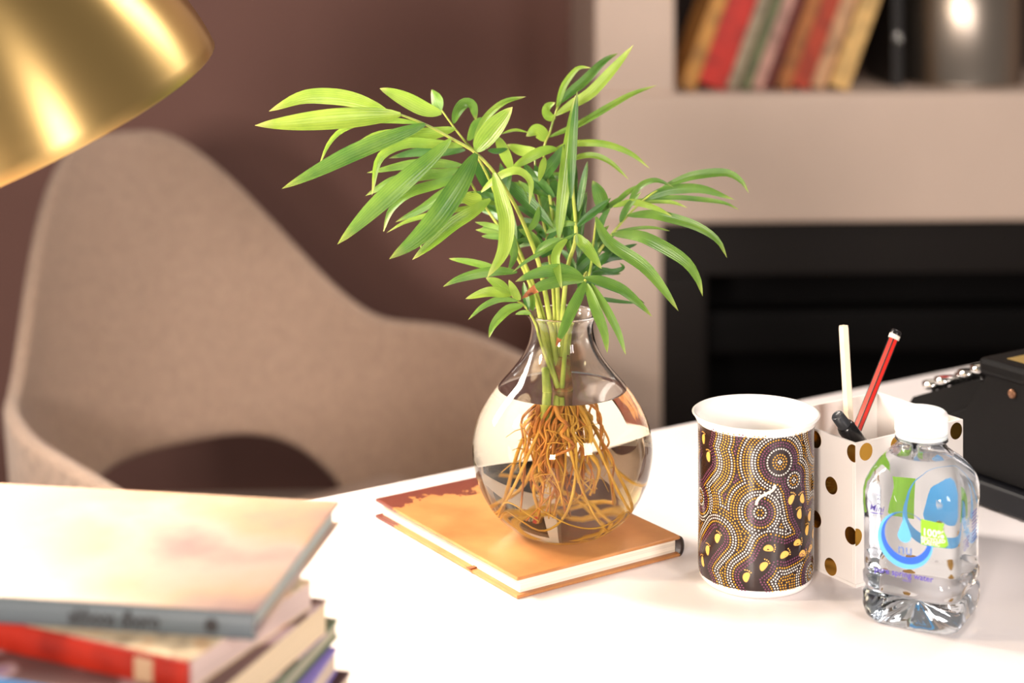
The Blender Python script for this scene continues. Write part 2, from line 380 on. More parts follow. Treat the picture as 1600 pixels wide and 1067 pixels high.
# ------------------------------------------------------------------ journal under the vase
def journal_mat():
    w = NT('map_print_leather'); p = w.p; p.inputs['Roughness'].default_value = .42
    tc = w.n('ShaderNodeTexCoord')
    n1 = w.n('ShaderNodeTexNoise'); n1.inputs['Scale'].default_value = 22; n1.inputs['Detail'].default_value = 6; w.l(tc.outputs['Object'], n1.inputs['Vector'])
    cr = w.n('ShaderNodeValToRGB'); e = cr.color_ramp.elements
    e[0].position = .3; e[0].color = (*s2l((160, 104, 60)), 1); e[1].position = .7; e[1].color = (*s2l((192, 136, 84)), 1)
    w.l(n1.outputs[0], cr.inputs[0])
    sp = w.n('ShaderNodeSeparateXYZ'); w.l(tc.outputs['Object'], sp.inputs[0])
    n2 = w.n('ShaderNodeTexNoise'); n2.inputs['Scale'].default_value = 38; n2.inputs['Detail'].default_value = 5; n2.inputs['Roughness'].default_value = .65; w.l(tc.outputs['Object'], n2.inputs['Vector'])
    a = w.n('ShaderNodeMath', operation='MULTIPLY_ADD'); a.inputs[1].default_value = .11; w.l(n2.outputs[0], a.inputs[0]); w.l(sp.outputs['Y'], a.inputs[2])
    st = w.n('ShaderNodeMath', operation='GREATER_THAN'); st.inputs[1].default_value = .217; w.l(a.outputs[0], st.inputs[0])
    mx = w.n('ShaderNodeMix', data_type='RGBA'); w.l(st.outputs[0], mx.inputs[0]); w.l(cr.outputs[0], mx.inputs[6]); mx.inputs[7].default_value = (*s2l((104, 52, 42)), 1)
    # dark worn spine side
    s2 = w.n('ShaderNodeMath', operation='MULTIPLY_ADD'); s2.inputs[1].default_value = .012; w.l(n2.outputs[0], s2.inputs[0]); w.l(sp.outputs['X'], s2.inputs[2])
    st2 = w.n('ShaderNodeMath', operation='GREATER_THAN'); st2.inputs[1].default_value = .1445; w.l(s2.outputs[0], st2.inputs[0])
    mx2 = w.n('ShaderNodeMix', data_type='RGBA'); w.l(st2.outputs[0], mx2.inputs[0]); w.l(mx.outputs[2], mx2.inputs[6]); mx2.inputs[7].default_value = (*s2l((62, 40, 26)), 1)
    w.l(mx2.outputs[2], p.inputs['Base Color'])
    b = w.n('ShaderNodeBump'); b.inputs['Strength'].default_value = .25; b.inputs['Distance'].default_value = .0006; w.l(n2.outputs[0], b.inputs['Height']); w.l(b.outputs[0], p.inputs['Normal'])
    return w.m
M_jour = journal_mat()
M_spine = mat('dark_spine_leather', s2l((44, 30, 24)), .4, noise_amt=.3, noise_scale=120)
JA = R(34)
J = thing('journal', 'tan map-print hardcover journal lying under the round vase', 'journal', (.0033, 1.164, DZ), JA)
JW, JL, JT = .139, .186, .0142
box('front_cover', (0, 0, JT - .0024), (JW - .002, JL, JT), M_jour, J, .0009)
box('back_cover', (0, 0, 0), (JW - .002, JL, .0024), M_jour, J, .0009)
box('page_block', (.0045, .0035, .0023), (JW - .004, JL - .0035, JT - .0023), pages((240, 230, 214)), J, .0004)
V = []; Fc = []; n = 10
for k in range(n + 1):
    a = -math.pi / 2 + math.pi * k / n; xx = JW - .003 + .0042 * math.cos(a); zz = JT / 2 + (JT / 2 - .0001) * math.sin(a)
    V += [(xx, .0002, zz), (xx, JL - .0002, zz)]
for k in range(n): Fc.append((2 * k, 2 * k + 1, 2 * k + 3, 2 * k + 2))
b = len(V); V += [(JW - .0045 + .0042 * max(0, math.cos(-math.pi / 2 + math.pi * (i // 2) / n)) * .55, v[1], JT / 2 + (v[2] - JT / 2) * .8) for i, v in enumerate(V)]
for k in range(n): Fc.append((b + 2 * k + 2, b + 2 * k + 3, b + 2 * k + 1, b + 2 * k))
for s in (0, 1):
    for k in range(n): Fc.append((s + 2 * k, s + 2 * k + 2, b + s + 2 * k + 2, b + s + 2 * k))
mesh('spine', V, Fc, M_spine, J, True)
box('ribbon_marker', (-.002, .055, .0028), (.006, .0585, .0034), mat('ribbon', s2l((150, 84, 50)), .6), J)

# ------------------------------------------------------------------ glass vase with water
def glass(name, ior, col=(1, 1, 1), rough=0.):
    w = NT(name); w.t.nodes.remove(w.p)
    g = w.n('ShaderNodeBsdfGlass'); g.inputs['IOR'].default_value = ior; g.inputs['Color'].default_value = (*col, 1); g.inputs['Roughness'].default_value = rough
    w.l(g.outputs[0], w.t.nodes['Material Output'].inputs['Surface'])
    return w.m
M_glass = glass('clear_glass', 1.40, (.998, .998, .995))
M_gw = glass('glass_water_face', 1.40 / 1.333, (.985, .955, .87))
M_water = glass('water', 1.333, (1, 1, 1))
VX, VY, VZ = .0350, 1.2476, DZ + JT
def resample(prof, n):
    q = catmull([Vector((r, z, 0)) for r, z in prof], n); return [(v.x, v.y) for v in q]
ext = [(.0, .0012), (.015, .0008), (.0235, .0), (.030, .0022), (.0400, .0085), (.0492, .0178), (.0565, .0300), (.0608, .0425), (.0628, .0560), (.0618, .0690), (.0575, .0815), (.0508, .0930), (.0430, .1035), (.0352, .1125), (.0285, .1215), (.0238, .1310), (.0217, .1400), (.0215, .1450), (.0228, .1490), (.0246, .1512)]
ext = resample(ext, 70)
ext[0] = (.00001, ext[0][1])
WT = .0011; WATER = .1010
inn = []
for k in range(len(ext)):
    a = ext[max(k - 1, 0)]; b = ext[min(k + 1, len(ext) - 1)]
    t = Vector((b[0] - a[0], b[1] - a[1])).normalized(); nrm = Vector((-t.y, t.x)); th = WT if k > 12 else WT + .0016
    inn.append((max(.00001, ext[k][0] + nrm.x * th), ext[k][1] + nrm.y * th))
inn[-1] = (ext[-1][0] - .0017, ext[-1][1] + .0001)
# make sure a ring of the inner wall lies at the water level
kw = min((k for k in range(10, len(inn))), key=lambda k: abs(inn[k][1] - WATER)); WATER = inn[kw][1]
full = ext + [(ext[-1][0] + .0005, ext[-1][1] + .0007), (ext[-1][0] + .0003, ext[-1][1] + .0015), (ext[-1][0] - .0007, ext[-1][1] + .0018), (ext[-1][0] - .0016, ext[-1][1] + .0012)] + inn[::-1]
SEG = 96
Vv, Ff = lathe_data(full, SEG)
fm = []
for f in Ff:
    j = f[0] // SEG; ji = len(full) - 1 - j      # inner index of the ring start
    wet = j >= len(ext) + 4 and (ji <= kw)
    fm.append(1 if wet else 0)
vase = thing('glass_vase', 'round clear glass vase of water standing on the journal', 'vase', (VX, VY, VZ))
gl = mesh('glass_body', Vv, Ff, [M_glass, M_gw], vase, True, fm)
rw = inn[kw][0]
lathe('water', [(.00001, WATER - .0010), (rw * .5, WATER - .0010), (rw - .004, WATER - .0009), (rw - .0016, WATER - .0006), (rw - .0005, WATER - .0002), (rw + .00002, WATER)], M_water, vase, SEG)

# ------------------------------------------------------------------ the palm in the vase
def leaf_mat(name, c0, c1, tip, trans):
    w = NT(name); p = w.p; p.inputs['Roughness'].default_value = .34; p.inputs['Specular IOR Level'].default_value = .55
    uv = w.n('ShaderNodeUVMap'); sp = w.n('ShaderNodeSeparateXYZ'); w.l(uv.outputs[0], sp.inputs[0])
    oi = w.n('ShaderNodeObjectInfo')
    tc = w.n('ShaderNodeTexCoord'); nz = w.n('ShaderNodeTexNoise'); nz.inputs['Scale'].default_value = 45; nz.inputs['Detail'].default_value = 4; w.l(tc.outputs['Object'], nz.inputs['Vector'])
    wv = w.n('ShaderNodeMath', operation='SINE'); ml = w.n('ShaderNodeMath', operation='MULTIPLY'); ml.inputs[1].default_value = 44; w.l(sp.outputs[0], ml.inputs[0]); w.l(ml.outputs[0], wv.inputs[0])
    m1 = w.n('ShaderNodeMath', operation='MULTIPLY_ADD'); m1.inputs[1].default_value = .07; w.l(wv.outputs[0], m1.inputs[0]); w.l(nz.outputs[0], m1.inputs[2])
    m2 = w.n('ShaderNodeMath', operation='MULTIPLY_ADD'); m2.inputs[1].default_value = .35; w.l(oi.outputs['Random'], m2.inputs[0]); w.l(m1.outputs[0], m2.inputs[2])
    cr = w.n('ShaderNodeValToRGB'); e = cr.color_ramp.elements
    e[0].position = .35; e[0].color = (*s2l(c0), 1); e[1].position = .95; e[1].color = (*s2l(c1), 1); w.l(m2.outputs[0], cr.inputs[0])
    mr = w.n('ShaderNodeMapRange'); mr.inputs[1].default_value = .86; mr.inputs[2].default_value = 1.0; mr.inputs[4].default_value = .6; w.l(sp.outputs[1], mr.inputs[0])
    mx = w.n('ShaderNodeMix', data_type='RGBA'); w.l(mr.outputs[0], mx.inputs[0]); w.l(cr.outputs[0], mx.inputs[6]); mx.inputs[7].default_value = (*s2l(tip), 1)
    w.l(mx.outputs[2], p.inputs['Base Color'])
    b = w.n('ShaderNodeBump'); b.inputs['Strength'].default_value = .2; b.inputs['Distance'].default_value = .0003; w.l(wv.outputs[0], b.inputs['Height']); w.l(b.outputs[0], p.inputs['Normal'])
    tr = w.n('ShaderNodeBsdfTranslucent'); hs = w.n('ShaderNodeHueSaturation'); hs.inputs['Hue'].default_value = .485; hs.inputs['Saturation'].default_value = 1.0; hs.inputs['Value'].default_value = 1.35
    w.l(mx.outputs[2], hs.inputs['Color']); w.l(hs.outputs[0], tr.inputs['Color'])
    ms = w.n('ShaderNodeMixShader'); ms.inputs[0].default_value = trans
    w.l(p.outputs[0], ms.inputs[1]); w.l(tr.outputs[0], ms.inputs[2]); w.l(ms.outputs[0], w.t.nodes['Material Output'].inputs['Surface'])
    return w.m
ML = [leaf_mat('leaf_young_lit', (98, 140, 46), (150, 180, 72), (206, 200, 130), .33),  # leaf age plus painted light: lit leaves paler, shaded inner ones darker
      leaf_mat('leaf_green', (58, 106, 40), (112, 150, 60), (170, 176, 90), .30),
      leaf_mat('leaf_deep_shaded', (32, 78, 34), (74, 122, 50), (120, 140, 60), .25)]
M_brown = mottled('leaf_withered', [(70, 36, 18), (170, 100, 52), (226, 190, 140)], 160, .6)
M_stem = mottled('palm_stem', [(110, 132, 42), (158, 170, 70), (178, 186, 96)], 60, .4)
plant = thing('palm_plant', 'green parlour palm cutting with bare roots growing in the vase', 'plant', (VX, VY, VZ))
PO = Vector(plant.location); CAMP = Vector((0, 0, CAMH))
VD = VY
def leaf(parent, pts, w, dd=(0, 0), c=0, roll=None, fold=.35, brown=0):
    n = 16
    k = len(pts)
    wp = [P(x, y, VD + dd[0] + (dd[1] - dd[0]) * (i / (k - 1))) for i, (x, y) in enumerate(pts)]
    c_ = catmull(wp, n); roll = random.uniform(-.7, .7) if roll is None else roll
    V, Fc, uv = [], [], []; S = (-1, -.5, 0, .5, 1)
    wm = 1.16 * w / FPX * VD * .5 / max(.6, math.cos(roll))
    for i, p in enumerate(c_):
        t = i / n
        tan = (c_[min(i + 1, n)] - c_[max(i - 1, 0)]).normalized()
        view = (CAMP - p).normalized(); side = tan.cross(view)
        side.normalize(); nr = side.cross(tan)
        if nr.dot(view) < 0: nr = -nr
        rr = roll * (1 + .5 * math.sin(t * 3 + w))
        s2 = side * math.cos(rr) + nr * math.sin(rr); n2 = nr * math.cos(rr) - side * math.sin(rr)
        prof = (t + .015) ** .62 * (1.0001 - t) ** .80; prof = max(prof / .497, .03 if t < .1 else 0.004)
        for s in S:
            V.append(p + s2 * (s * wm * prof) + n2 * (abs(s) ** 1.3 * fold * wm * prof) - PO)
            uv.append(((s + 1) / 2, t))
    fm = []
    for i in range(n):
        for j in range(4):
            a = i * 5 + j; Fc.append((a, a + 1, a + 6, a + 5)); fm.append(1 if (brown and i >= n * (1 - brown)) else 0)
    return mesh('leaflet', V, Fc, [ML[c], M_brown], parent, True, fm, uv)
def frond(pts, r0, r1, dd):
    k = len(pts); wp = [P(x, y, VD + dd[0] + (dd[1] - dd[0]) * i / (k - 1)) - PO for i, (x, y) in enumerate(pts)]
    n = 30; c_ = catmull(wp, n)
    return tube('frond_stem', c_, [r0 + (r1 - r0) * i / n for i in range(n + 1)], M_stem, plant, 8)
# stems run from the root crown to the tip of each frond
fA = frond([(876, 606), (866, 540), (856, 480), (844, 419), (829, 375), (809, 329), (792, 299), (772, 269), (741, 237), (703, 215), (664, 194), (625, 179), (600, 170)], .0022, .0007, (0, -.045))
fB = frond([(874, 606), (858, 540), (842, 470), (815, 400), (785, 330), (762, 275), (741, 237), (730, 225), (710, 200), (690, 172)], .0021, .0006, (.006, -.015))
fC = frond([(872, 606), (852, 540), (838, 470), (809, 402), (780, 355), (751, 312), (734, 282), (722, 262)], .0020, .0007, (-.006, .01))
fD = frond([(870, 604), (850, 550), (838, 510), (828, 490), (817, 475), (806, 469), (796, 456)], .0015, .0005, (-.004, -.03))
fG = frond([(880, 606), (876, 540), (872, 470), (868, 380), (858, 300), (849, 232), (857, 214), (866, 183), (872, 165)], .0022, .0006, (.01, .03))
fE = frond([(878, 606), (884, 540), (893, 480), (904, 455), (915, 437), (922, 425), (931, 345)], .0018, .0006, (-.008, -.035))
fF = frond([(880, 606), (888, 540), (898, 470), (925, 410), (960, 361), (990, 327), (1018, 303), (1036, 292)], .0020, .0006, (.006, .02))
fH = frond([(877, 606), (878, 530), (881, 470), (888, 413), (900, 368), (895, 290), (898, 200)], .0022, .0008, (0, .0))
fI = frond([(874, 606), (868, 530), (866, 470), (860, 410), (848, 340), (838, 285), (836, 250)], .0020, .0007, (.012, .035))
L = [
 # frond, points, width px, depth (base, tip), colour, roll
 (fA, [(602, 171), (555, 155), (513, 149), (470, 152), (420, 174)], 27, (-.045, -.07), 0, .3),
 (fA, [(626, 179), (570, 183), (513, 187), (455, 192), (398, 196)], 34, (-.045, -.075), 0, -.2),
 (fA, [(664, 194), (610, 214), (554, 237), (500, 264), (440, 295)], 28, (-.043, -.07), 1, .25),
 (fA, [(704, 217), (672, 245), (636, 275), (585, 322), (527, 382)], 33, (-.042, -.075), 1, .45),
 (fA, [(744, 240), (718, 285), (683, 336), (650, 372), (608, 405)], 38, (-.04, -.085), 1, .2),
 (fA, [(772, 270), (785, 312), (793, 350), (786, 395), (761, 434)], 27, (-.035, -.07), 0, -.3),
 (fA, [(655, 192), (610, 187), (569, 188), (533, 203), (512, 226), (498, 261)], 12, (-.035, -.05), 0, .4),
 (fB, [(711, 201), (675, 210), (636, 213), (590, 214), (555, 226)], 25, (-.02, -.03), 0, -.3),
 (fB, [(690, 177), (664, 170), (636, 156), (612, 145), (593, 138)], 27, (-.015, -.02), 0, .1),
 (fB, [(690, 172), (684, 158), (674, 141)], 24, (-.01, .02), 1, .6),
 (fB, [(709, 193), (716, 175), (726, 163), (738, 166), (744, 188)], 20, (-.01, .01), 1, .3),
 (fB, [(743, 236), (757, 218), (770, 202), (786, 184), (801, 167)], 34, (-.02, -.035), 0, .2),
 (fB, [(740, 227), (752, 198), (766, 178), (790, 159), (822, 151)], 13, (-.01, .0), 0, .4),
 (fB, [(730, 219), (741, 197), (757, 185)], 20, (.0, .02), 1, -.5),
 (fA, [(727, 228), (680, 224), (630, 224), (592, 248), (581, 306)], 16, (-.03, -.045), 0, .5),
 (fB, [(727, 234), (680, 237), (646, 238), (608, 247)], 17, (-.005, .005), 2, .2),
 (fC, [(722, 258), (680, 254), (636, 256), (573, 270)], 18, (.0, -.01), 1, .4),
 (fC, [(720, 264), (690, 270), (655, 273), (610, 284), (571, 306)], 20, (.005, .0), 1, .2),
 (fC, [(724, 272), (690, 286), (640, 302), (612, 328), (599, 363)], 17, (.0, -.015), 1, -.4),
 (fC, [(735, 284), (700, 296), (660, 325), (618, 347)], 15, (.005, .005), 1, .4),
 (fC, [(766, 311), (740, 330), (707, 351), (672, 382), (644, 406)], 23, (-.01, -.04), 0, -.1),
 (fC, [(757, 318), (700, 330), (660, 338), (630, 348), (604, 364)], 9, (.0, -.01), 0, .4),
 (fC, [(670, 340), (656, 365), (658, 391)], 6, (-.01, -.02), 0, 0),
 (fC, [(752, 312), (735, 309), (716, 298)], 24, (-.005, -.015), 0, .3),
 (fC, [(745, 300), (720, 310), (690, 322)], 16, (.0, .01), 0, .3),
 (fD, [(808, 425), (780, 423), (747, 427), (715, 436), (692, 448)], 16, (-.02, -.04), 1, .3),
 (fD, [(785, 425), (768, 419), (735, 410), (701, 404)], 13, (-.005, .01), 1, -.3),
 (fD, [(796, 461), (785, 448), (774, 440), (759, 434)], 19, (-.03, -.04), 0, .2),
 (fD, [(799, 461), (780, 457), (760, 457), (727, 467)], 17, (-.03, -.045), 0, -.2),
 (fD, [(809, 470), (790, 467), (774, 469), (752, 480), (731, 500)], 10, (-.03, -.04), 1, .4),
 (fD, [(817, 477), (797, 482), (783, 493), (770, 510), (764, 528)], 16, (-.03, -.05), 1, -.2),
 (fD, [(830, 490), (818, 488), (805, 491)], 8, (-.03, -.03), 1, 0),
 (fD, [(812, 469), (804, 454), (795, 437)], 14, (-.03, -.04), 0, .3),
 (fD, [(826, 484), (822, 462), (818, 440)], 12, (-.02, -.01), 2, .3),
 (fD, [(832, 486), (830, 468), (826, 446)], 12, (-.01, .0), 1, -.3),
 (fE, [(912, 436), (890, 424), (866, 422), (834, 428), (805, 440)], 21, (-.035, -.06), 1, .2),
 (fE, [(912, 438), (890, 437), (868, 441), (840, 450), (814, 467)], 20, (-.038, -.065), 1, -.2, .25),
 (fE, [(914, 440), (904, 462), (891, 488), (880, 515), (868, 542)], 19, (-.04, -.07), 1, .1, .16),
 (fH, [(901, 364), (878, 376), (850, 392), (822, 408), (800, 426)], 8, (-.02, -.04), 1, .4),
 (fH, [(886, 374), (874, 386), (868, 402), (871, 422), (878, 452)], 15, (-.03, -.055), 0, -.2),
 (fE, [(914, 434), (940, 439), (970, 452), (995, 472), (1019, 495)], 17, (-.035, -.06), 1, .35),
 (fE, [(916, 436), (950, 446), (980, 458), (1008, 474)], 12, (-.03, -.045), 2, -.3),
 (fE, [(917, 443), (924, 465), (932, 487), (944, 520), (949, 552)], 18, (-.035, -.06), 1, .1),
 (fE, [(924, 443), (936, 464), (950, 488), (966, 520), (978, 555)], 14, (-.03, -.05), 1, .2),
 (fE, [(902, 366), (908, 378), (917, 388), (940, 420)], 20, (-.035, -.055), 0, .2),
 (fE, [(931, 339), (940, 362), (956, 383), (1004, 415), (1035, 450), (1060, 486)], 21, (-.035, -.07), 1, .3),
 (fF, [(956, 366), (985, 366), (1014, 373), (1068, 405), (1090, 435), (1098, 463)], 21, (-.01, -.045), 1, -.3),
 (fF, [(980, 337), (1010, 335), (1034, 338), (1085, 353), (1120, 375), (1136, 403)], 18, (.01, -.015), 1, .3),
 (fF, [(935, 418), (956, 424), (974, 418), (968, 410)], 9, (.0, .01), 2, 0),
 (fF, [(962, 361), (1000, 356), (1024, 356), (1047, 361)], 6, (.01, .02), 1, 0),
 (fF, [(960, 396), (975, 388), (996, 381)], 8, (.01, .02), 2, 0),
 (fF, [(1036, 292), (1062, 282), (1088, 274), (1134, 270), (1158, 283), (1170, 302)], 15, (.02, .01), 1, .4),
 (fF, [(1003, 313), (1035, 299), (1062, 294), (1100, 295), (1148, 312)], 17, (.02, .015), 1, -.4),
 (fF, [(1008, 311), (1050, 309), (1088, 311), (1131, 317), (1155, 328)], 9, (.02, .04), 1, .4),
 (fF, [(982, 318), (994, 298), (1006, 287), (1026, 282), (1052, 292)], 10, (.015, .0), 1, .4),
 (fF, [(949, 327), (968, 312), (985, 298), (1018, 283)], 9, (.02, .04), 1, .4),
 (fF, [(959, 324), (985, 317), (1010, 314), (1049, 316), (1075, 325)], 9, (.015, .03), 0, .3),
 (fF, [(958, 323), (980, 316), (999, 317), (1031, 327), (1050, 338)], 11, (.01, -.01), 0, -.3),
 (fF, [(969, 347), (975, 334), (984, 320), (1002, 300)], 12, (.01, .0), 1, .3),
 (fF, [(934, 333), (955, 320), (985, 300)], 10, (.01, .03), 1, .2),
 (fG, [(868, 180), (895, 163), (924, 145), (959, 107), (990, 70)], 20, (.03, .02), 0, .2),
 (fG, [(872, 163), (892, 144), (913, 127), (944, 96), (966, 83)], 17, (.032, .05), 1, .3),
 (fG, [(870, 172), (875, 150), (883, 129), (903, 106), (924, 106)], 12, (.03, .03), 0, -.3),
 (fG, [(867, 186), (857, 180), (856, 168), (868, 160)], 18, (.03, .01), 0, .2),
 (fG, [(858, 214), (883, 204), (908, 193), (959, 163), (990, 146), (1027, 133)], 13, (.03, .04), 0, .3),
 (fG, [(853, 220), (846, 208), (836, 203), (822, 213)], 24, (.03, .02), 0, .1),
 (fG, [(859, 238), (880, 228), (901, 223), (944, 224), (985, 239), (1016, 264)], 13, (.025, .02), 0, -.3),
 (fG, [(880, 256), (905, 245), (929, 243), (954, 254), (983, 281)], 10, (.02, .01), 0, .3),
 (fH, [(873, 374), (877, 330), (882, 285), (890, 215), (899, 148)], 22, (-.01, .0), 0, .1),
 (fH, [(892, 310), (892, 270), (895, 215), (902, 141)], 15, (-.015, -.005), 1, -.4),
 (fG, [(843, 286), (856, 265), (868, 250), (884, 224)], 22, (.02, -.005), 2, .2),
 (fH, [(904, 330), (910, 295), (918, 252)], 13, (.005, .01), 2, .2),
 (fH, [(897, 330), (898, 290), (900, 254)], 10, (.01, .02), 2, -.3),
 (fH, [(946, 334), (938, 305), (926, 282)], 26, (.02, .02), 1, .2),
 (fH, [(902, 354), (928, 332), (955, 309)], 14, (-.01, .0), 2, .3),
 (fI, [(869, 232), (845, 236), (815, 252), (795, 268)], 18, (.01, -.01), 0, .3),
 (fI, [(775, 213), (786, 236), (803, 272)], 20, (.0, .01), 0, .2),
 (fI, [(841, 237), (818, 237), (792, 226)], 20, (.02, .03), 0, -.3),
 (fI, [(752, 300), (770, 284), (790, 271), (812, 268), (829, 285), (827, 320)], 14, (-.01, -.03), 0, .3),
 (fB, [(742, 254), (755, 276), (771, 306)], 25, (.0, .02), 2, .2),
 (fI, [(784, 279), (812, 304), (842, 332), (866, 358)], 22, (.01, .0), 2, .2),
 (fI, [(820, 257), (832, 277), (848, 300)], 18, (.02, .02), 2, -.2),
 (fI, [(851, 246), (846, 265), (842, 284)], 13, (.0, -.01), 0, .2),
 (fI, [(783, 209), (805, 203), (826, 207)], 5, (.01, .03), 0, 0),
 (fB, [(762, 235), (778, 236), (794, 232)], 10, (-.01, .0), 2, .2),
 (fH, [(893, 402), (887, 350), (893, 288)], 16, (.01, .01), 2, .3),
 (fH, [(878, 385), (890, 340), (901, 303)], 15, (.015, .02), 2, -.3),
 (fH, [(904, 402), (907, 350), (917, 298)], 15, (.01, .02), 2, .2),
 (fH, [(862, 424), (872, 395), (881, 366)], 13, (.01, .01), 2, .4),
 (fE, [(925, 424), (944, 402), (958, 394)], 15, (.01, .02), 2, .2),
 (fE, [(898, 432), (918, 410), (937, 394)], 17, (.0, .01), 2, -.2),
 (fI, [(846, 402), (866, 386), (878, 370)], 14, (.01, .02), 2, .2),
 (fI, [(846, 345), (826, 330), (806, 322)], 14, (.02, .03), 2, .2),
 (fI, [(850, 360), (880, 330), (900, 315)], 16, (.03, .04), 2, .1),
 (fI, [(852, 372), (836, 352), (815, 340)], 14, (.02, .04), 2, -.2),
 (fE, [(918, 425), (934, 372), (952, 352)], 15, (.01, .02), 1, .2),
 (fF, [(922, 414), (945, 376), (962, 366)], 14, (.02, .03), 2, .2),
 (fC, [(792, 373), (775, 369), (752, 369)], 11, (-.005, .0), 1, .2),
 (fC, [(786, 357), (766, 352), (742, 347)], 9, (.0, .01), 1, .2),
 (fC, [(801, 366), (803, 398), (794, 424)], 13, (-.01, -.02), 1, .2),
 (fC, [(806, 384), (818, 372), (832, 352)], 12, (.01, .02), 2, .3),
 (fA, [(824, 362), (836, 345), (842, 322)], 12, (-.01, .0), 1, -.3),
 (fA, [(836, 396), (856, 380), (880, 372)], 12, (-.015, -.02), 1, .2),
 (fG, [(850, 262), (866, 290), (880, 322)], 16, (.03, .04), 2, .2),
 (fG, [(860, 300), (846, 318), (836, 345)], 14, (.03, .04), 2, .2),
 (fI, [(836, 258), (846, 300), (858, 340)], 18, (.03, .05), 2, .3),
 (fE, [(912, 442), (920, 462), (960, 470), (1000, 474)], 8, (.0, .02), 2, .2),
]
BROWN = {36: .24, 37: .17}
for i, e in enumerate(L):
    leaf(e[0], e[1], e[2], e[3], e[4], e[5], brown=(e[6] if len(e) > 6 else 0))

rf = random.Random(23)
for k in range(46):      # the dense inner foliage between the stems
    par, (bx_, by_) = rf.choice(((fI, (852, 370)), (fI, (842, 310)), (fH, (893, 380)), (fH, (897, 330)), (fG, (862, 330)), (fG, (868, 385)), (fF, (930, 402)), (fF, (912, 432)), (fE, (908, 448)), (fC, (800, 386)), (fB, (790, 340)), (fA, (832, 385))))
    bx_ += rf.uniform(-6, 6); by_ += rf.uniform(-26, 26)
    an = rf.gauss(0, .75) + (bx_ - 872) / 140; ln = rf.uniform(45, 85)
    dx, dy = math.sin(an) * ln, -math.cos(an) * ln * .8
    q = [(bx_, by_), (bx_ + dx * .5, by_ + dy * .62), (bx_ + dx, by_ + dy + 10 * abs(math.sin(an)))]
    d0 = rf.uniform(.0, .03)
    leaf(par, q, rf.uniform(11, 18), (d0, d0 + rf.uniform(-.01, .04)), rf.choice((1, 2, 2, 2)), rf.uniform(-.6, .6))
# crown and roots
tube('old_stalk', [Vector((-.012, -.006, .116)), Vector((-.0105, -.006, .098)), Vector((-.0085, -.005, .078)), Vector((-.008, -.005, .074))], [.0026, .0034, .0040, .0030], M_stem, plant, 12)
M_root = mottled('root_amber', [(120, 66, 22), (176, 110, 40), (206, 150, 66)], 80, .5)
M_root2 = mottled('root_yellow', [(176, 128, 36), (214, 172, 74)], 60, .45)
M_crown = mottled('root_crown', [(60, 38, 20), (128, 84, 40), (120, 128, 60)], 140, .7)
cz = .0965
tube('root_crown', [Vector((.000, 0, cz + .026)), Vector((.000, 0, cz + .012)), Vector((.001, 0, cz - .006)), Vector((0, 0, cz - .013))], [.0055, .0068, .0075, .0040], M_crown, plant, 14)
def inside(p):
    # keep a root point within the water bulb
    zc = min(max(p.z, .005), .094)
    r = min((abs(e[1] - zc), e[0]) for e in inn)[1] - .003
    h = math.hypot(p.x, p.y)
    if h > r: p.x *= r / h; p.y *= r / h
    p.z = zc; return p
rr = random.Random(11)
for k in range(96):
    a = rr.uniform(0, 2 * math.pi); sp = rr.uniform(.006, .026) if k < 76 else rr.uniform(.026, .036)
    dpt = rr.uniform(.028, .070); pts = [Vector((.004 * math.cos(a), .004 * math.sin(a), cz - .004))]
    n = 6
    for i in range(1, n + 1):
        t = i / n; q = sp * (t ** .55) * (1 - .25 * t * t)
        pts.append(inside(Vector((q * math.cos(a + .5 * t * rr.uniform(-1, 1)) + rr.uniform(-.0025, .0025), q * math.sin(a) + rr.uniform(-.0025, .0025), cz - .004 - dpt * t ** 1.15 + rr.uniform(-.002, .002)))))
    c_ = catmull(pts, 22); r0 = rr.uniform(.0008, .0013) if k % 6 else rr.uniform(.0015, .0021)
    c_ = [inside(p) for p in c_]
    root = tube('root', c_, [r0 * (1 - .6 * i / 22) for i in range(23)], M_root if k % 4 else M_root2, plant, 6)
    if k % 2 == 0:   # hair roots
        V, Fc = [], []
        for q in range(3):
            s = c_[rr.randrange(5, 20)]; d = Vector((rr.uniform(-1, 1), rr.uniform(-1, 1), rr.uniform(-.9, .2))).normalized() * rr.uniform(.006, .014)
            tube_data([s, inside(s + d * .5 + Vector((0, 0, .001))), inside(s + d)], [.0004, .0003, .0002], 5, V, Fc)
        mesh('rootlet', V, Fc, M_root2, root, True)
for k in range(9):   # long roots that curl along the bottom of the bulb
    a = rr.uniform(0, 2 * math.pi); dirn = rr.choice((-1, 1)); pts = [Vector((.004 * math.cos(a), .004 * math.sin(a), cz - .005))]
    pts.append(inside(Vector((.022 * math.cos(a), .022 * math.sin(a), .06)))); pts.append(inside(Vector((.034 * math.cos(a + .3 * dirn), .034 * math.sin(a + .3 * dirn), .03))))
    for i in range(5):
        b = a + dirn * (.7 + .45 * i); z = .016 + rr.uniform(-.006, .01) + .003 * i
        pts.append(inside(Vector((.05 * math.cos(b), .05 * math.sin(b), z))))
    c_ = [inside(p) for p in catmull(pts, 40)]
    tube('root', c_, [.0010 * (1 - .4 * i / 40) for i in range(41)], M_root2, plant, 6)

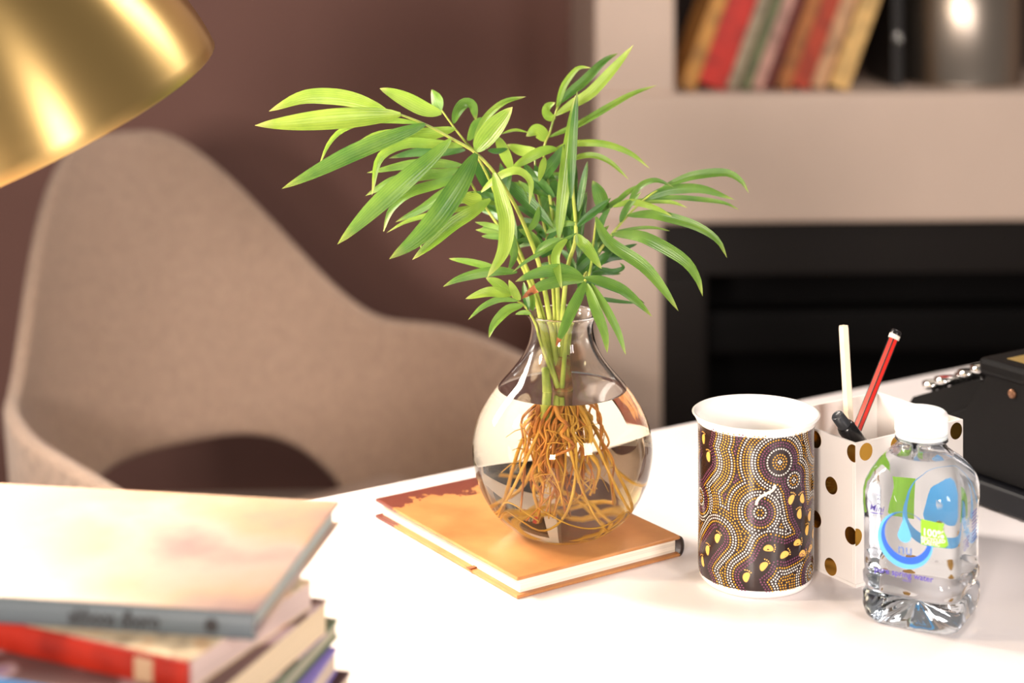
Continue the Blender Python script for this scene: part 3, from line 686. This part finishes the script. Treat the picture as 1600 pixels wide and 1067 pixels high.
# ------------------------------------------------------------------ mug
MX, MY, MR, MH = .1633, 1.200, .0385, .112
M_china = mat('white_china', s2l((246, 242, 238)), .12, spec=.6)
M_print = mat('mug_print_ground', s2l((38, 22, 22)), .15, spec=.6)
M_pw = mat('print_white', s2l((232, 226, 214)), .2); M_pg = mat('print_gold', s2l((206, 152, 40)), .2)
M_pp = mat('print_purple', s2l((112, 62, 92)), .2); M_pf = mat('print_ochre', s2l((236, 182, 92)), .2)
mug = thing('mug', 'tall white-lined mug with dark dot-painting print beside the box', 'mug', (MX, MY, DZ))
def mr(z):   # outer radius
    if z < .100: return MR - .0012 * max(0, (.010 - z) / .010)
    t = (z - .100) / (MH - .100); return MR + .0042 * t ** 2
outer = [(mr(z), z) for z in [.004, .006, .01, .02, .04, .06, .08, .096, .1, .103, .106, .109]]
lathe('print_band', [(r + .00005, z) for r, z in outer if .005 < z < .1075] , M_print, mug, 96)
body = [(.00001, .0015), (.030, .0015), (.0315, 0), (.0345, 0), (.0365, .002)] + outer + [(mr(MH), MH - .0006), (mr(MH) - .0008, MH), (mr(MH) - .0020, MH - .0004), (mr(.108) - .0028, .107), (MR - .0028, .095), (MR - .0029, .05), (MR - .0032, .010), (MR - .008, .0055), (.00001, .005)]
lathe('body', body, M_china, mug, 96)
hd = [Vector((-.25, .97, 0)) * q + Vector((0, 0, z)) for q, z in ((MR - .001, .088), (MR + .012, .090), (MR + .026, .080), (MR + .030, .060), (MR + .024, .038), (MR + .010, .028), (MR - .001, .030))]
tube('handle', catmull(hd, 30), .0042, M_china, mug, 14)
# painted field: distance to dark tracks and ring motifs, dots follow its contour lines
def mp(x, y):  # photo pixel on the mug -> (arc length, height)
    th = math.asin(max(-1, min(1, (x - 1181) / 91))); d = MY - MR * math.cos(th)
    return (th * MR, .456 - d * (y + 160) / FPX)
tracks = [[(1232, 768), (1238, 800), (1252, 828), (1240, 852), (1214, 864), (1190, 858), (1178, 884), (1156, 902), (1172, 930)],
          [(1262, 800), (1266, 860)], [(1262, 660), (1268, 690)],
          [(1100, 668), (1096, 690), (1100, 716), (1092, 735)], [(1114, 838), (1100, 860), (1094, 880), (1100, 908)]]
tracks = [[mp(*p) for p in t] for t in tracks]
rings = [(mp(1206, 722), .0098), (mp(1229, 750), .0062), (mp(1175, 801), .0050), (mp(1259, 895), .0075), (mp(1092, 775), .0065)]
feet = [(1224, 780, 30), (1243, 779, -15), (1238, 803, -5), (1257, 806, 10), (1252, 828, 15), (1265, 833, 20), (1235, 847, 95), (1259, 856, 70), (1244, 864, 100), (1188, 856, 95), (1213, 866, 70), (1180, 884, 40), (1154, 901, 20), (1172, 928, 35),
        (1101, 672, 20), (1095, 685, 5), (1101, 713, 0), (1113, 840, 25), (1100, 859, 10), (1094, 877, -20), (1100, 905, -20)]
# the same design repeats on the far side of the mug
half = math.pi * MR
tracks += [[(u + half, v) for u, v in t] for t in tracks]; rings += [((c[0] + half, c[1]), r) for c, r in rings]
SEGS = [(t[i], t[i + 1]) for t in tracks for i in range(len(t) - 1)]
CIRC = 2 * half
def wrapd(du): return (du + half) % CIRC - half
import numpy as np
step = .00025
UU, VV_ = np.meshgrid(np.arange(-half, half, step), np.arange(.006, .1075, step))
Df = np.full(UU.shape, 9.0)
for (a, b) in SEGS:
    pu = (UU - a[0] + half) % CIRC - half; pv = VV_ - a[1]; bu, bv = b[0] - a[0], b[1] - a[1]
    h = np.clip((pu * bu + pv * bv) / (bu * bu + bv * bv + 1e-12), 0, 1)
    Df = np.minimum(Df, np.hypot(pu - h * bu, pv - h * bv) - .0050)
for c, r in rings:
    Df = np.minimum(Df, np.hypot((UU - c[0] + half) % CIRC - half, VV_ - c[1]) - r)
gy, gx = np.gradient(Df, step); gm = np.hypot(gx, gy) + 1e-9
SP = .0019; seqc = ['p', 'p', 'g', 'w', 'w', 'g', 'g', 'g', 'w', 'g', 'p', 'g', 'g', 'w', 'g', 'g', 'p', 'g', 'w', 'g']
dots = {'p': [], 'g': [], 'w': []}
def sweep(pts, key, dist):
    cell = {}; out = []
    for (u, v) in pts:
        ci, cj = int(u // dist), int(v // dist); ok = True
        for i in (-1, 0, 1):
            for j in (-1, 0, 1):
                for (x, y) in cell.get((ci + i, cj + j), ()):
                    if (x - u) ** 2 + (y - v) ** 2 < dist * dist: ok = False; break
                if not ok: break
            if not ok: break
        if ok: cell.setdefault((ci, cj), []).append((u, v)); out.append((u, v))
    return out
for k, key in enumerate(seqc):
    lv = .0010 + SP * k
    sel = np.abs(Df - lv) < step * .7
    if not sel.any(): break
    u = UU[sel] - (Df[sel] - lv) * gx[sel] / gm[sel]; v = VV_[sel] - (Df[sel] - lv) * gy[sel] / gm[sel]
    dots[key] += sweep(list(zip(u.tolist(), v.tolist())), key, .00168)
for q, (c, r) in enumerate(rings):
    cols = ['w', 'g', 'w', 'g', 'g', 'g']; rad = r - .0012; k = 0
    if rad > .007: cols = ['w', None, 'g', 'g', 'w', 'g']
    while rad > .0006:
        if cols[k % 6]:
            nn = max(4, int(2 * math.pi * rad / .0018))
            for i in range(nn):
                a = 2 * math.pi * i / nn; uu, vv = c[0] + rad * math.cos(a), c[1] + rad * math.sin(a)
                if .006 < vv < .1075: dots[cols[k % 6]].append((uu, vv))
        rad -= .0019; k += 1
def on_mug(u, v, off): 
    th = u / MR; r = mr(v) + off; return (r * math.sin(th), -r * math.cos(th), v)
# orientation: arc length 0 faces the camera
for key, m in (('p', M_pp), ('g', M_pg), ('w', M_pw)):
    V, Fc = [], []
    rad = .00058 if key != 'p' else .0006
    for (u, v) in dots[key]:
        b = len(V)
        for i in range(6): V.append(on_mug(u + rad * math.cos(i * math.pi / 3), v + rad * math.sin(i * math.pi / 3), .00012))
        Fc.append(tuple(range(b, b + 6)))
    o = mesh({'p': 'purple_dot_print', 'g': 'gold_dot_print', 'w': 'white_dot_print'}[key], V, Fc, m, mug, True); o['kind'] = 'stuff'
V, Fc = [], []
def blob(cx, cyy, a, rx, ry, bend=0.):
    b = len(V); ca, sa = math.cos(a), math.sin(a)
    for i in range(14):
        t = 2 * math.pi * i / 14; x, y = rx * math.cos(t) + bend * (math.sin(t) ** 2), ry * math.sin(t)
        V.append(on_mug(cx + x * ca - y * sa, cyy + x * sa + y * ca, .00016))
    Fc.append(tuple(range(b, b + 14)))
for rep in (0, half):
    for x, y, ang in feet:
        u, v = mp(x, y); u += rep; a = -R(ang)
        if not (.010 < v < .104): continue
        blob(u, v, a, .00215, .0034, .0008)
        for k in range(4):
            t = -1.0 + k * .66; lx, ly = t * .0021, .0046 - .0007 * abs(t)
            blob(u + lx * math.cos(a) - ly * math.sin(a), v + lx * math.sin(a) + ly * math.cos(a), 0, .00045, .00045)
mesh('footprint_print', V, Fc, M_pf, mug, True)['kind'] = 'stuff'
# pale wavy line
wl = [mp(*p) for p in ((1198, 757), (1195, 765), (1185, 771), (1176, 776), (1171, 782), (1169, 789))]
cl = catmull([(p[0], p[1], 0) for p in wl], 20); V, Fc = [], []
for i, p in enumerate(cl):
    t = (cl[min(i + 1, 20)] - cl[max(i - 1, 0)]).normalized()
    for s in (-1, 1): V.append(on_mug(p.x - t.y * s * .0009, p.y + t.x * s * .0009, .0002))
for i in range(20): Fc.append((2 * i, 2 * i + 1, 2 * i + 3, 2 * i + 2))
mesh('wavy_line_print', V, Fc, mat('print_cream', s2l((240, 226, 200)), .2), mug, True)

# ------------------------------------------------------------------ white box with gold dots, pencils and marker
BX0, BY0, BW, BL, BH = .2268, 1.1835, .1015, .083, .0955
M_card = mat('white_card', s2l((238, 232, 226)), .5, bump=.05, bump_scale=300)
M_foil = mat('gold_foil', s2l((196, 150, 62)), .22, metal=1.)
bx = thing('pencil_box', 'open white card box with gold foil dots holding pencils', 'pencil box', (BX0, BY0, DZ), R(33))
T = .0022
box('base', (0, 0, 0), (BW, BL, T), M_card, bx)
box('front_panel', (0, 0, T), (BW, T, BH), M_card, bx, .0004)
box('back_panel', (0, BL - T, T), (BW, BL, BH), M_card, bx, .0004)
box('side_panel', (0, T, T), (T, BL - T, BH), M_card, bx, .0004)
box('side_panel', (BW - T, T, T), (BW, BL - T, BH), M_card, bx, .0004)
def foil(face, cx, czz, r=.0058):
    pts = []
    W = BL if face == 'L' else BW
    for i in range(40):
        a = 2 * math.pi * i / 40; pts.append((min(max(cx + r * math.cos(a), 0.0), W), min(max(czz + r * math.sin(a), .0), BH)))
    V = []
    for off in (-.00001, -.00015):
        V += [((off, p[0], p[1]) if face == 'L' else (p[0], off, p[1])) for p in pts]
    Fc = [tuple(range(40)), tuple(range(40, 80))]
    Fc += [(i, (i + 1) % 40, 40 + (i + 1) % 40, 40 + i) for i in range(40)]
    mesh('gold_dot', V, Fc, M_foil, bx)
for t, z in ((.002, .0885), (.0385, .0885), (.076, .0885), (.004, .0335), (.0385, .0345), (.076, .0335), (.0228, .0615), (.058, .0615), (.0235, .0068), (.058, .0068)): foil('L', t, z)
for t, z in ((.0095, .0885), (.038, .0885), (.066, .0885), (.0945, .0885), (.0, .0335), (.038, .0335), (.076, .0335), (.020, .0615), (.057, .0615), (.094, .0615), (.020, .0068), (.057, .0068), (.094, .0068)): foil('F', t, z)

def pencil(name, label, top, bot, mats, r=.0037, tipcap=None, group=None):
    top, bot = Vector(top), Vector(bot); o = thing(name, label, 'pencil', bot, 0)
    ax_ = (top - bot); Ln = ax_.length; q = Vector((0, 0, 1)).rotation_difference(ax_.normalized()).to_matrix().to_4x4()
    o.rotation_euler = q.to_euler()
    V, Fc, fm = [], [], []
    zs = [.016, Ln - .0015, Ln]
    for j, z in enumerate(zs):
        for i in range(6):
            a = math.pi / 3 * i + .3; rr_ = r * (.93 if j == 2 else 1); V.append((rr_ * math.cos(a), rr_ * math.sin(a), z))
    for j in range(2):
        for i in range(6):
            Fc.append((j * 6 + i, j * 6 + (i + 1) % 6, j * 6 + 6 + (i + 1) % 6, j * 6 + 6 + i)); fm.append(0)
    Fc.append(tuple(range(12, 18))); fm.append(0)
    bd = mesh('barrel', V, Fc, mats[0], o)
    lathe('sharpened_tip', [(.00001, 0), (.0010, .003)], M_dark, o, 12)
    lathe('wood_cone', [(.0010, .003), (r * .95, .0165)], mat('cedar', s2l((206, 164, 116)), .6), o, 12)
    return o, Ln
bi = lambda a, b, z: Vector((BX0, BY0, DZ)) + E1 * a + E2 * b + Vector((0, 0, z))
M_pwht = mat('pencil_natural', s2l((238, 220, 196)), .4, noise_amt=.06, noise_scale=80)
M_pred = mat('pencil_red', s2l((206, 34, 24)), .3); M_pblk = mat('pencil_black', s2l((22, 20, 22)), .3)
pencil('pencil', 'plain cream wooden pencil standing upright in the dotted box', P(1318, 509, 1.25), bi(.043, .044, T + .001), [M_pwht])
rp, Ln = pencil('pencil', 'red pencil with black stripes leaning right in the dotted box', P(1399, 522, 1.272), bi(.010, .058, T + .001), [M_pred])
for k in range(6):   # black edge stripes
    a = math.pi / 3 * k + .3; c, s = math.cos(a), math.sin(a); rr_ = .0037
    V = []
    for z in (.0165, Ln - .0036):
        V += [((rr_ + .00008) * c - s * .00055 - c * .0003, (rr_ + .00008) * s + c * .00055 - s * .0003, z), ((rr_ + .00012) * c, (rr_ + .00012) * s, z), ((rr_ + .00008) * c + s * .00055 - c * .0003, (rr_ + .00008) * s - c * .00055 - s * .0003, z)]
    mesh('stripe', V, [(0, 1, 4, 3), (1, 2, 5, 4)], M_pblk, rp)
lathe('end_band', [(.0039, Ln - .0036), (.0039, Ln - .0004)], mat('pencil_white', s2l((238, 228, 214)), .4), rp, 6 * 4, cap0=True, cap1=True)
lathe('end_cap', [(.0037, Ln - .0004), (.0036, Ln + .0022), (.0028, Ln + .0030), (.00001, Ln + .0031)], M_pblk, rp, 24)
mk_top, mk_bot = P(1307, 648, 1.208), bi(.088, .014, T + .006)
mk = thing('marker_pen', 'black marker pen leaning in the front corner of the dotted box', 'pen', mk_bot)
axm = mk_top - mk_bot; Lm = axm.length; mk.rotation_euler = Vector((0, 0, 1)).rotation_difference(axm.normalized()).to_euler()
M_mk = mat('marker_black', s2l((22, 22, 24)), .25); M_mk2 = mat('marker_grey', s2l((52, 54, 58)), .3)
lathe('barrel', [(.00001, 0), (.0045, 0), (.0058, .003), (.0060, Lm - .040)], M_mk, mk, 28)
lathe('cap', [(.0060, Lm - .040), (.0064, Lm - .0395), (.0064, Lm - .013), (.0056, Lm - .0105), (.0048, Lm - .010)], M_mk, mk, 28)
lathe('cap_end', [(.0048, Lm - .011), (.0044, Lm - .001), (.0036, Lm), (.0030, Lm - .0006), (.00001, Lm - .0006)], M_mk2, mk, 28)
cb = box('clip', (-.0012, .0060, Lm - .036), (.0012, .0082, Lm - .012), M_mk, mk, .0004)

# ------------------------------------------------------------------ water bottle
BOX_, BOY = .2605, 1.140
BANG = R(-29.5)
bt = thing('water_bottle', 'small clear plastic water bottle with white cap and blue label', 'bottle', (BOX_, BOY, DZ), BANG)
def rsq(h, c, n_arc=7, n_side=6):
    pts = []; c = min(c, h)
    cs = [(h - c, -(h - c), -90), (h - c, h - c, 0), (-(h - c), h - c, 90), (-(h - c), -(h - c), 180)]
    for k, (x, y, a0) in enumerate(cs):
        arc = [(x + c * math.cos(R(a0 + 90 * i / n_arc)), y + c * math.sin(R(a0 + 90 * i / n_arc))) for i in range(n_arc + 1)]
        pts += arc
        nx = cs[(k + 1) % 4]; a1 = nx[2]; q = (nx[0] + c * math.cos(R(a1)), nx[1] + c * math.sin(R(a1)))
        pts += [(arc[-1][0] + (q[0] - arc[-1][0]) * i / n_side, arc[-1][1] + (q[1] - arc[-1][1]) * i / n_side) for i in range(1, n_side)]
    return pts
prof_b = [(.0285, .0012, .0122), (.0302, .004, .0122), (.0316, .010, .0122), (.0316, .0185, .0122), (.0302, .0205, .0122), (.0302, .0225, .0122), (.0314, .0245, .0122), (.0316, .0300, .0122), (.0307, .0315, .0122), (.0307, .033, .0122), (.0310, .036, .0122),
          (.0310, .050, .0122), (.0310, .066, .0122), (.0313, .070, .0122), (.0316, .074, .0122), (.0316, .082, .0128), (.0306, .0875, .0135), (.0280, .0935, .0155), (.0245, .0990, .0175), (.0205, .1035, .0195), (.0172, .1065, .0172), (.0150, .1090, .0150), (.0143, .1115, .0143), (.0143, .117, .0143)]
def vessel(prof, th, kwet):
    NS = len(rsq(1, .5)); V, Fc, fm = [], [], []
    def ringv(h, z, c): 
        for x, y in rsq(h, c): V.append((x, y, z))
    # petal base, then outside up, then inside down
    def base(h0, c0, up, dz):
        for s in (.04, .35, .6, .82):
            for i, (x, y) in enumerate(rsq(h0 * s, c0 * s)):
                a = math.atan2(y, x); V.append((x, y, dz + up * (1 - s) ** 1.2 + .0016 * max(0, math.cos(4 * a)) * s * (1 - s) * 4))
    nb = 4
    base(prof[0][0], prof[0][2], .0095, 0.0)
    for h, z, c in prof: ringv(h, z, c)
    for h, z, c in prof[::-1]: ringv(h - th, max(z, .0018 + th), c - th * .5)
    for s in (.82, .6, .35, .04):
        for i, (x, y) in enumerate(rsq((prof[0][0] - th) * s, prof[0][2] * s)):
            a = math.atan2(y, x); V.append((x, y, th + .0004 + .0095 * (1 - s) ** 1.2 + .0016 * max(0, math.cos(4 * a)) * s * (1 - s) * 4))
    rows = len(V) // NS; no = nb + len(prof)
    for j in range(rows - 1):
        for i in range(NS):
            a, b = j * NS + i, j * NS + (i + 1) % NS
            Fc.append((a, b, b + NS, a + NS)); ji = rows - 1 - (j + 1)          # inner ring index counted from the bottom
            fm.append(1 if j >= no and (rows - 1 - j) <= kwet else 0)
    Fc.append(tuple(range(NS))[::-1]); fm.append(0)
    Fc.append(tuple(range((rows - 1) * NS, rows * NS))); fm.append(1)
    return V, Fc, fm
M_pet = glass('clear_plastic', 1.38, (.985, .992, 1.0), .0); M_petw = glass('plastic_water_face', 1.38 / 1.333, (.975, .988, 1))
KW = 4 + 19      # inner ring at the shoulder
V, Fc, fm = vessel(prof_b, .0005, KW)
mesh('bottle_body', V, Fc, [M_pet, M_petw], bt, True, fm)
hw, zw, cw = prof_b[19]
rq = rsq(hw - .0005 + .00003, cw - .00025)
V = [(x, y, zw) for x, y in rq] + [(0, 0, zw)]; nq = len(rq)
mesh('water', V, [(i, (i + 1) % nq, nq) for i in range(nq)], M_water, bt, False)
M_cap = mat('white_cap', s2l((240, 238, 238)), .4, Subsurface_Weight=.25)
cp = []
V, Fc = [], []
for z, r, rb in ((.1165, .0163, 0), (.1172, .0165, .0003), (.1275, .0163, .0003), (.1290, .0158, 0), (.1300, .0146, 0), (.1300, .0002, 0)):
    for i in range(120): 
        r_ = r + (rb if i % 2 else 0); V.append((r_ * math.cos(2 * math.pi * i / 120), r_ * math.sin(2 * math.pi * i / 120), z))
for j in range(5):
    for i in range(120): Fc.append((j * 120 + i, j * 120 + (i + 1) % 120, j * 120 + 120 + (i + 1) % 120, j * 120 + 120 + i))
mesh('cap', V, Fc, M_cap, bt)
lathe('tamper_ring', [(.0150, .1135), (.0163, .1136), (.0163, .1160), (.0150, .1161)], M_cap, bt, 64)
lathe('neck_flange', [(.0144, .1110), (.0166, .1117), (.0166, .1124), (.0144, .1129)], M_pet, bt, 64)
# label print: flat shapes lying on the front (local -y) face; the same on the back
C_lb = mat('print_light_blue', s2l((92, 172, 226)), .4); C_db = mat('print_deep_blue', s2l((36, 92, 206)), .4); C_pu = mat('print_violet', s2l((78, 62, 168)), .4)
C_gr = mat('print_green', s2l((132, 184, 40)), .4); C_wh = mat('print_label_white', s2l((246, 246, 240)), .4); C_sl = mat('print_slate', s2l((96, 120, 176)), .4)
HF, CR = .0313, .0125
def wrap(side, x, y, off):     # arc length along the face and height -> point just outside the bottle wall
    fl_ = HF - CR; ang = {'front': 0, 'right': 90, 'back': 180, 'left': -90}[side]
    if abs(x) <= fl_: q = Vector((x, -HF - off, y))
    else:
        th = min((abs(x) - fl_) / CR, math.pi / 2 * .98); sg = 1 if x > 0 else -1
        q = Vector((sg * (fl_ + (CR + off) * math.sin(th)), -fl_ - (CR + off) * math.cos(th), y))
    return Matrix.Rotation(R(ang), 3, 'Z') @ q
def label_text(body, size, m, side, x, z, off=.0001, shear=0., bold=0.):
    o = text('lettering', body, size, m, bt, Matrix.Identity(4), shear=shear, bold=bold)
    for v in o.data.vertices: v.co = wrap(side, x + v.co.x, z + v.co.y, off)
    return o
def flat(name, pts, m, side, x, z, off=.0001):
    bm = bmesh.new(); bm.faces.new([bm.verts.new((p[0], p[1], 0)) for p in pts])
    xs = [p[0] for p in pts]; n = max(2, int((max(xs) - min(xs)) / .001))
    for k in range(1, n):
        bmesh.ops.bisect_plane(bm, geom=bm.verts[:] + bm.edges[:] + bm.faces[:], plane_co=(min(xs) + (max(xs) - min(xs)) * k / n, 0, 0), plane_no=(1, 0, 0))
    for v in bm.verts: v.co = wrap(side, x + v.co.x, z + v.co.y, off)
    return from_bm(name, bm, m, bt)
def crescent(name, r, ir, ox, oy, m, side, x, z, off):
    n = 64; V, Fc = [], []
    for i in range(n):
        a = 2 * math.pi * i / n; V.append(wrap(side, x + r * math.cos(a), z + r * math.sin(a), off)); V.append(wrap(side, x + ox + ir * math.cos(a), z + oy + ir * math.sin(a), off))
    for i in range(n): Fc.append((2 * i, 2 * ((i + 1) % n), 2 * ((i + 1) % n) + 1, 2 * i + 1))
    mesh(name, V, Fc, m, bt)
drop = []
for i in range(32):
    a = 2 * math.pi * i / 32 - math.pi / 2; y = math.sin(a); drop.append((.0044 * math.cos(a) * (1 if y < 0 else (1 - y) ** .8), (.0044 if y < 0 else .0125) * y))
for side in ('front', 'back'):
    cx, czz = -.001, .0568
    crescent('crescent_print', .0176, .0138, .0008, .0035, C_lb, side, cx, czz, .00010)
    crescent('crescent_print', .0160, .0138, .0000, .0021, C_db, side, cx + .0008, czz + .0014, .00016)
    flat('drop_print', drop, C_lb, side, cx - .0004, czz + .0030, .00014)
    if side == 'front': label_text('nu', .0095, C_sl, side, cx, czz - .0058, .00024, bold=.0001)
    if side == 'front': label_text('pure spring water', .0052, C_pu, side, -.002, .0355, .00012, bold=.00008)
    if side == 'front': label_text('400ml', .0022, C_pu, side, .000, .0318, .00012)
    if side == 'front': label_text('Mini', .0056, C_pu, side, -.0195, .0735, .00012, shear=.25, bold=.00008)
    flat('swash_print', [(-.0045, -.0004), (.0045, .0004), (.0045, .0009), (-.0040, .0002)], C_pu, side, -.0195, .0702)
    flat('green_panel_print', [(-.0080, -.0078), (.0070, -.0078), (.0090, -.0060), (.0078, -.0010), (.0056, .0036), (.0066, .0072), (-.0080, .0078)], C_gr, side, .0170, .0640, .00018)
    label_text('100%', .0062, C_wh, side, .0166, .0640, .00026, bold=.00008)
    label_text('RECYCLED', .0031, C_wh, side, .0166, .0601, .00026, bold=.00005)
    label_text('PLASTIC', .0031, C_wh, side, .0150, .0577, .00026, bold=.00005)
for k, (tx, sz, zz, mm) in enumerate((('GIVE', .0062, .0660, C_lb), ('THIS', .0062, .0605, C_lb), ('BOTTLE ANOTHER', .0016, .0567, C_pu), ('LIFE', .0066, .0525, C_pu))):
    label_text(tx, sz, mm, 'right', -.010, zz, .00014, bold=.00006)
for k in range(9): flat('small_print', [(-.006, 0), (.006, 0), (.006, .0006), (-.006, .0006)], C_pu, 'right', .009, .0680 - k * .0022)

# ------------------------------------------------------------------ typewriter
M_tw = mat('black_enamel', s2l((9, 7, 7)), .5, spec=.12, bump=.1, bump_scale=260)
M_twb = mat('typewriter_base', s2l((9, 9, 14)), .45, spec=.2)
M_chrome = mat('chrome', (.75, .74, .72), .12, metal=1.); M_keyb = mat('key_black', s2l((26, 24, 24)), .2); M_keyr = mat('key_red', s2l((200, 34, 34)), .3); M_keyw = mat('key_cream', s2l((226, 216, 200)), .3)
M_decal = mat('gold_decal', s2l((188, 158, 92)), .35, metal=.5)
tw = thing('typewriter', 'old black typewriter with chrome-ringed keys at the right desk edge', 'typewriter', (.355, 1.344, DZ), R(33))
# local: x = away from the visible side, y = towards the keyboard end
def prism(name, prof, x0, x1, m, parent, bev=0.):
    bm = bmesh.new(); vs = [bm.verts.new((x0, p[0], p[1])) for p in prof]; f = bm.faces.new(vs)
    r_ = bmesh.ops.extrude_face_region(bm, geom=[f])
    for v in [g for g in r_['geom'] if isinstance(g, bmesh.types.BMVert)]: v.co.x = x1
    if bev: bmesh.ops.bevel(bm, geom=bm.edges[:], offset=bev, segments=2, affect='EDGES', profile=.5)
    return from_bm(name, bm, m, parent)
side_prof = [(-.20, .022), (-.20, .100), (-.002, .100), (.002, .094), (.010, .082), (.020, .068), (.045, .055), (.085, .040), (.100, .034), (.100, .022)]
prism('side_plate', side_prof, 0, .006, M_tw, tw, .0008); prism('side_plate', side_prof, .274, .28, M_tw, tw, .0008)
prism('body', [(-.195, .022), (-.195, .098), (-.004, .098), (-.006, .092), (.020, .0885), (.080, .062), (.098, .036), (.098, .022)], .006, .274, M_tw, tw)
box('top_cover', (-.004, -.204, .0985), (.284, .004, .1115), M_tw, tw, .004, 3)
box('base_frame', (-.008, -.205, .002), (.288, .112, .0215), M_twb, tw, .003)
for x in (.02, .24):
    for y in (-.17, .08): lathe('foot', [(.012, 0), (.012, .004)], M_keyb, tw, 20, cap0=True, cap1=True, xf=Matrix.Translation((x, y, -.0)))
for yy, zz in ((-.026, .090), (-.12, .085)):
    lathe('screw', [(.0036, 0), (.0034, .0012), (.0028, .0016), (.00001, .0016)], mat('screw_bronze', s2l((120, 84, 62)), .4, metal=.7), tw, 20, xf=Matrix.Translation((0, yy, zz)) @ Matrix.Rotation(R(-90), 4, 'Y'))
box('decal', (.010, -.045, .1115), (.06, -.012, .1117), M_decal, tw)
tube('platen', [(-.01, -.11, .135), (.29, -.11, .135)], .019, M_keyb, tw, 28)
for x in (-.025, .29): tube('platen_knob', [(x, -.11, .135), (x + .015, -.11, .135)], .016, M_keyb, tw, 24)
for x in (.004, .27): box('carriage_bracket', (x, -.135, .111), (x + .006, -.085, .135), M_tw, tw, .001)
for row in range(4):
    yy = .018 + .0185 * row; zz = .0975 - .0085 * row
    for k in range(11):
        x = .016 + .0225 * k + .006 * (row % 2)
        kk = lathe('key', [(.00001, .0012), (.0062, .0012), (.0066, .0004)], (M_keyr if (row == 2 and k == 0) else (M_keyw if (row + k) % 3 == 0 else M_keyb)), tw, 20, xf=Matrix.Translation((x, yy, zz)) @ Matrix.Rotation(R(-8), 4, 'X'))
        lathe('key_ring', [(.0066, .0020), (.0086, .0016), (.0090, -.0016), (.0080, -.0040), (.0030, -.0042)], M_chrome, kk, 20, xf=Matrix.Translation((x, yy, zz)) @ Matrix.Rotation(R(-8), 4, 'X'))
        tube('key_lever', [(x, yy, zz - .003), (x, yy - .002, zz - .018), (x, yy - .012, .060 - .004 * row)], .0020, M_keyb, kk, 6)

# ------------------------------------------------------------------ niche books and canister
NB = [((196, 140, 64), .024, 'thin tan book, leftmost of the leaning books in the niche'), ((196, 40, 26), .046, 'thick bright red book leaning in the niche'), ((172, 158, 132), .019, 'pale grey book leaning beside the thick red one'),
      ((112, 118, 82), .015, 'thin olive green book leaning in the niche'), ((196, 150, 136), .019, 'pinkish book leaning next to the olive one in the niche'), ((112, 40, 34), .014, 'thin dark red book leaning in the niche'), ((170, 104, 50), .022, 'brown orange book leaning mid-right in the niche'),
      ((182, 64, 34), .030, 'rust red book leaning right of the brown orange one'), ((206, 164, 124), .025, 'tan beige book leaning second from the right in the niche'), ((224, 184, 116), .030, 'cream yellow book, rightmost of the leaning books in the niche')]
x = .135; lean = R(20)
for k, (c, t, lab) in enumerate(NB):
    hh = .225 + .02 * math.sin(k * 2.1); dp = .15
    o = thing('niche_book', lab, 'book', (0, 0, 0), 0, 'books leaning in the niche')
    # pivot on the lower right corner, lean to the right
    o.matrix_world = fp @ Matrix.Translation((x + t / math.cos(lean), .035 + .01 * (k % 3), .8783)) @ Matrix.Rotation(lean, 4, 'Y')
    m = mottled('niche_cover', [tuple(int(v * .72) for v in c), c, tuple(min(255, int(v * 1.12)) for v in c)], 30, .5, float(k))
    box('cover', (-t, 0, 0), (-t + .0022, dp, hh), m, o); box('cover', (-.0022, 0, 0), (0, dp, hh), m, o)
    box('spine', (-t, -.002, 0), (0, .0018, hh), m, o, .0008)
    box('page_block', (-t + .0022, .002, .003), (-.0022, dp - .003, hh - .003), pages((226, 208, 180)), o)
    x += (t + .0012) / math.cos(lean)
bkx = x
M_fold = mat('black_folder', s2l((20, 17, 17)), .5)
be = thing('box_file', 'black box file upright between the leaning books and the canister', 'box file', (0, 0, 0)); be.matrix_world = fp @ Matrix.Translation((bkx + .085, .09, .8783))
box('case', (0, 0, 0), (.018, .20, .33), M_fold, be, .002)
lathe('finger_ring', [(.004, 0), (.007, .001), (.007, -.001), (.004, 0)], M_chrome, be, 20, xf=Matrix.Translation((.009, -.001, .08)) @ Matrix.Rotation(R(90), 4, 'X'))
M_steel = mat('brushed_steel', s2l((176, 164, 152)), .32, metal=1., Anisotropic=.5)
cn = thing('canister', 'large brushed steel canister standing in the niche', 'canister', (0, 0, 0)); cn.matrix_world = fp @ Matrix.Translation((.625, .155, .8783))
lathe('body', [(.00001, 0), (.098, 0), (.100, .003), (.100, .006), (.098, .008), (.098, .29), (.100, .292), (.100, .296)], M_steel, cn, 72)
lathe('lid', [(.101, .295), (.102, .31), (.095, .318), (.02, .322), (.015, .34), (.00001, .345)], M_steel, cn, 72)
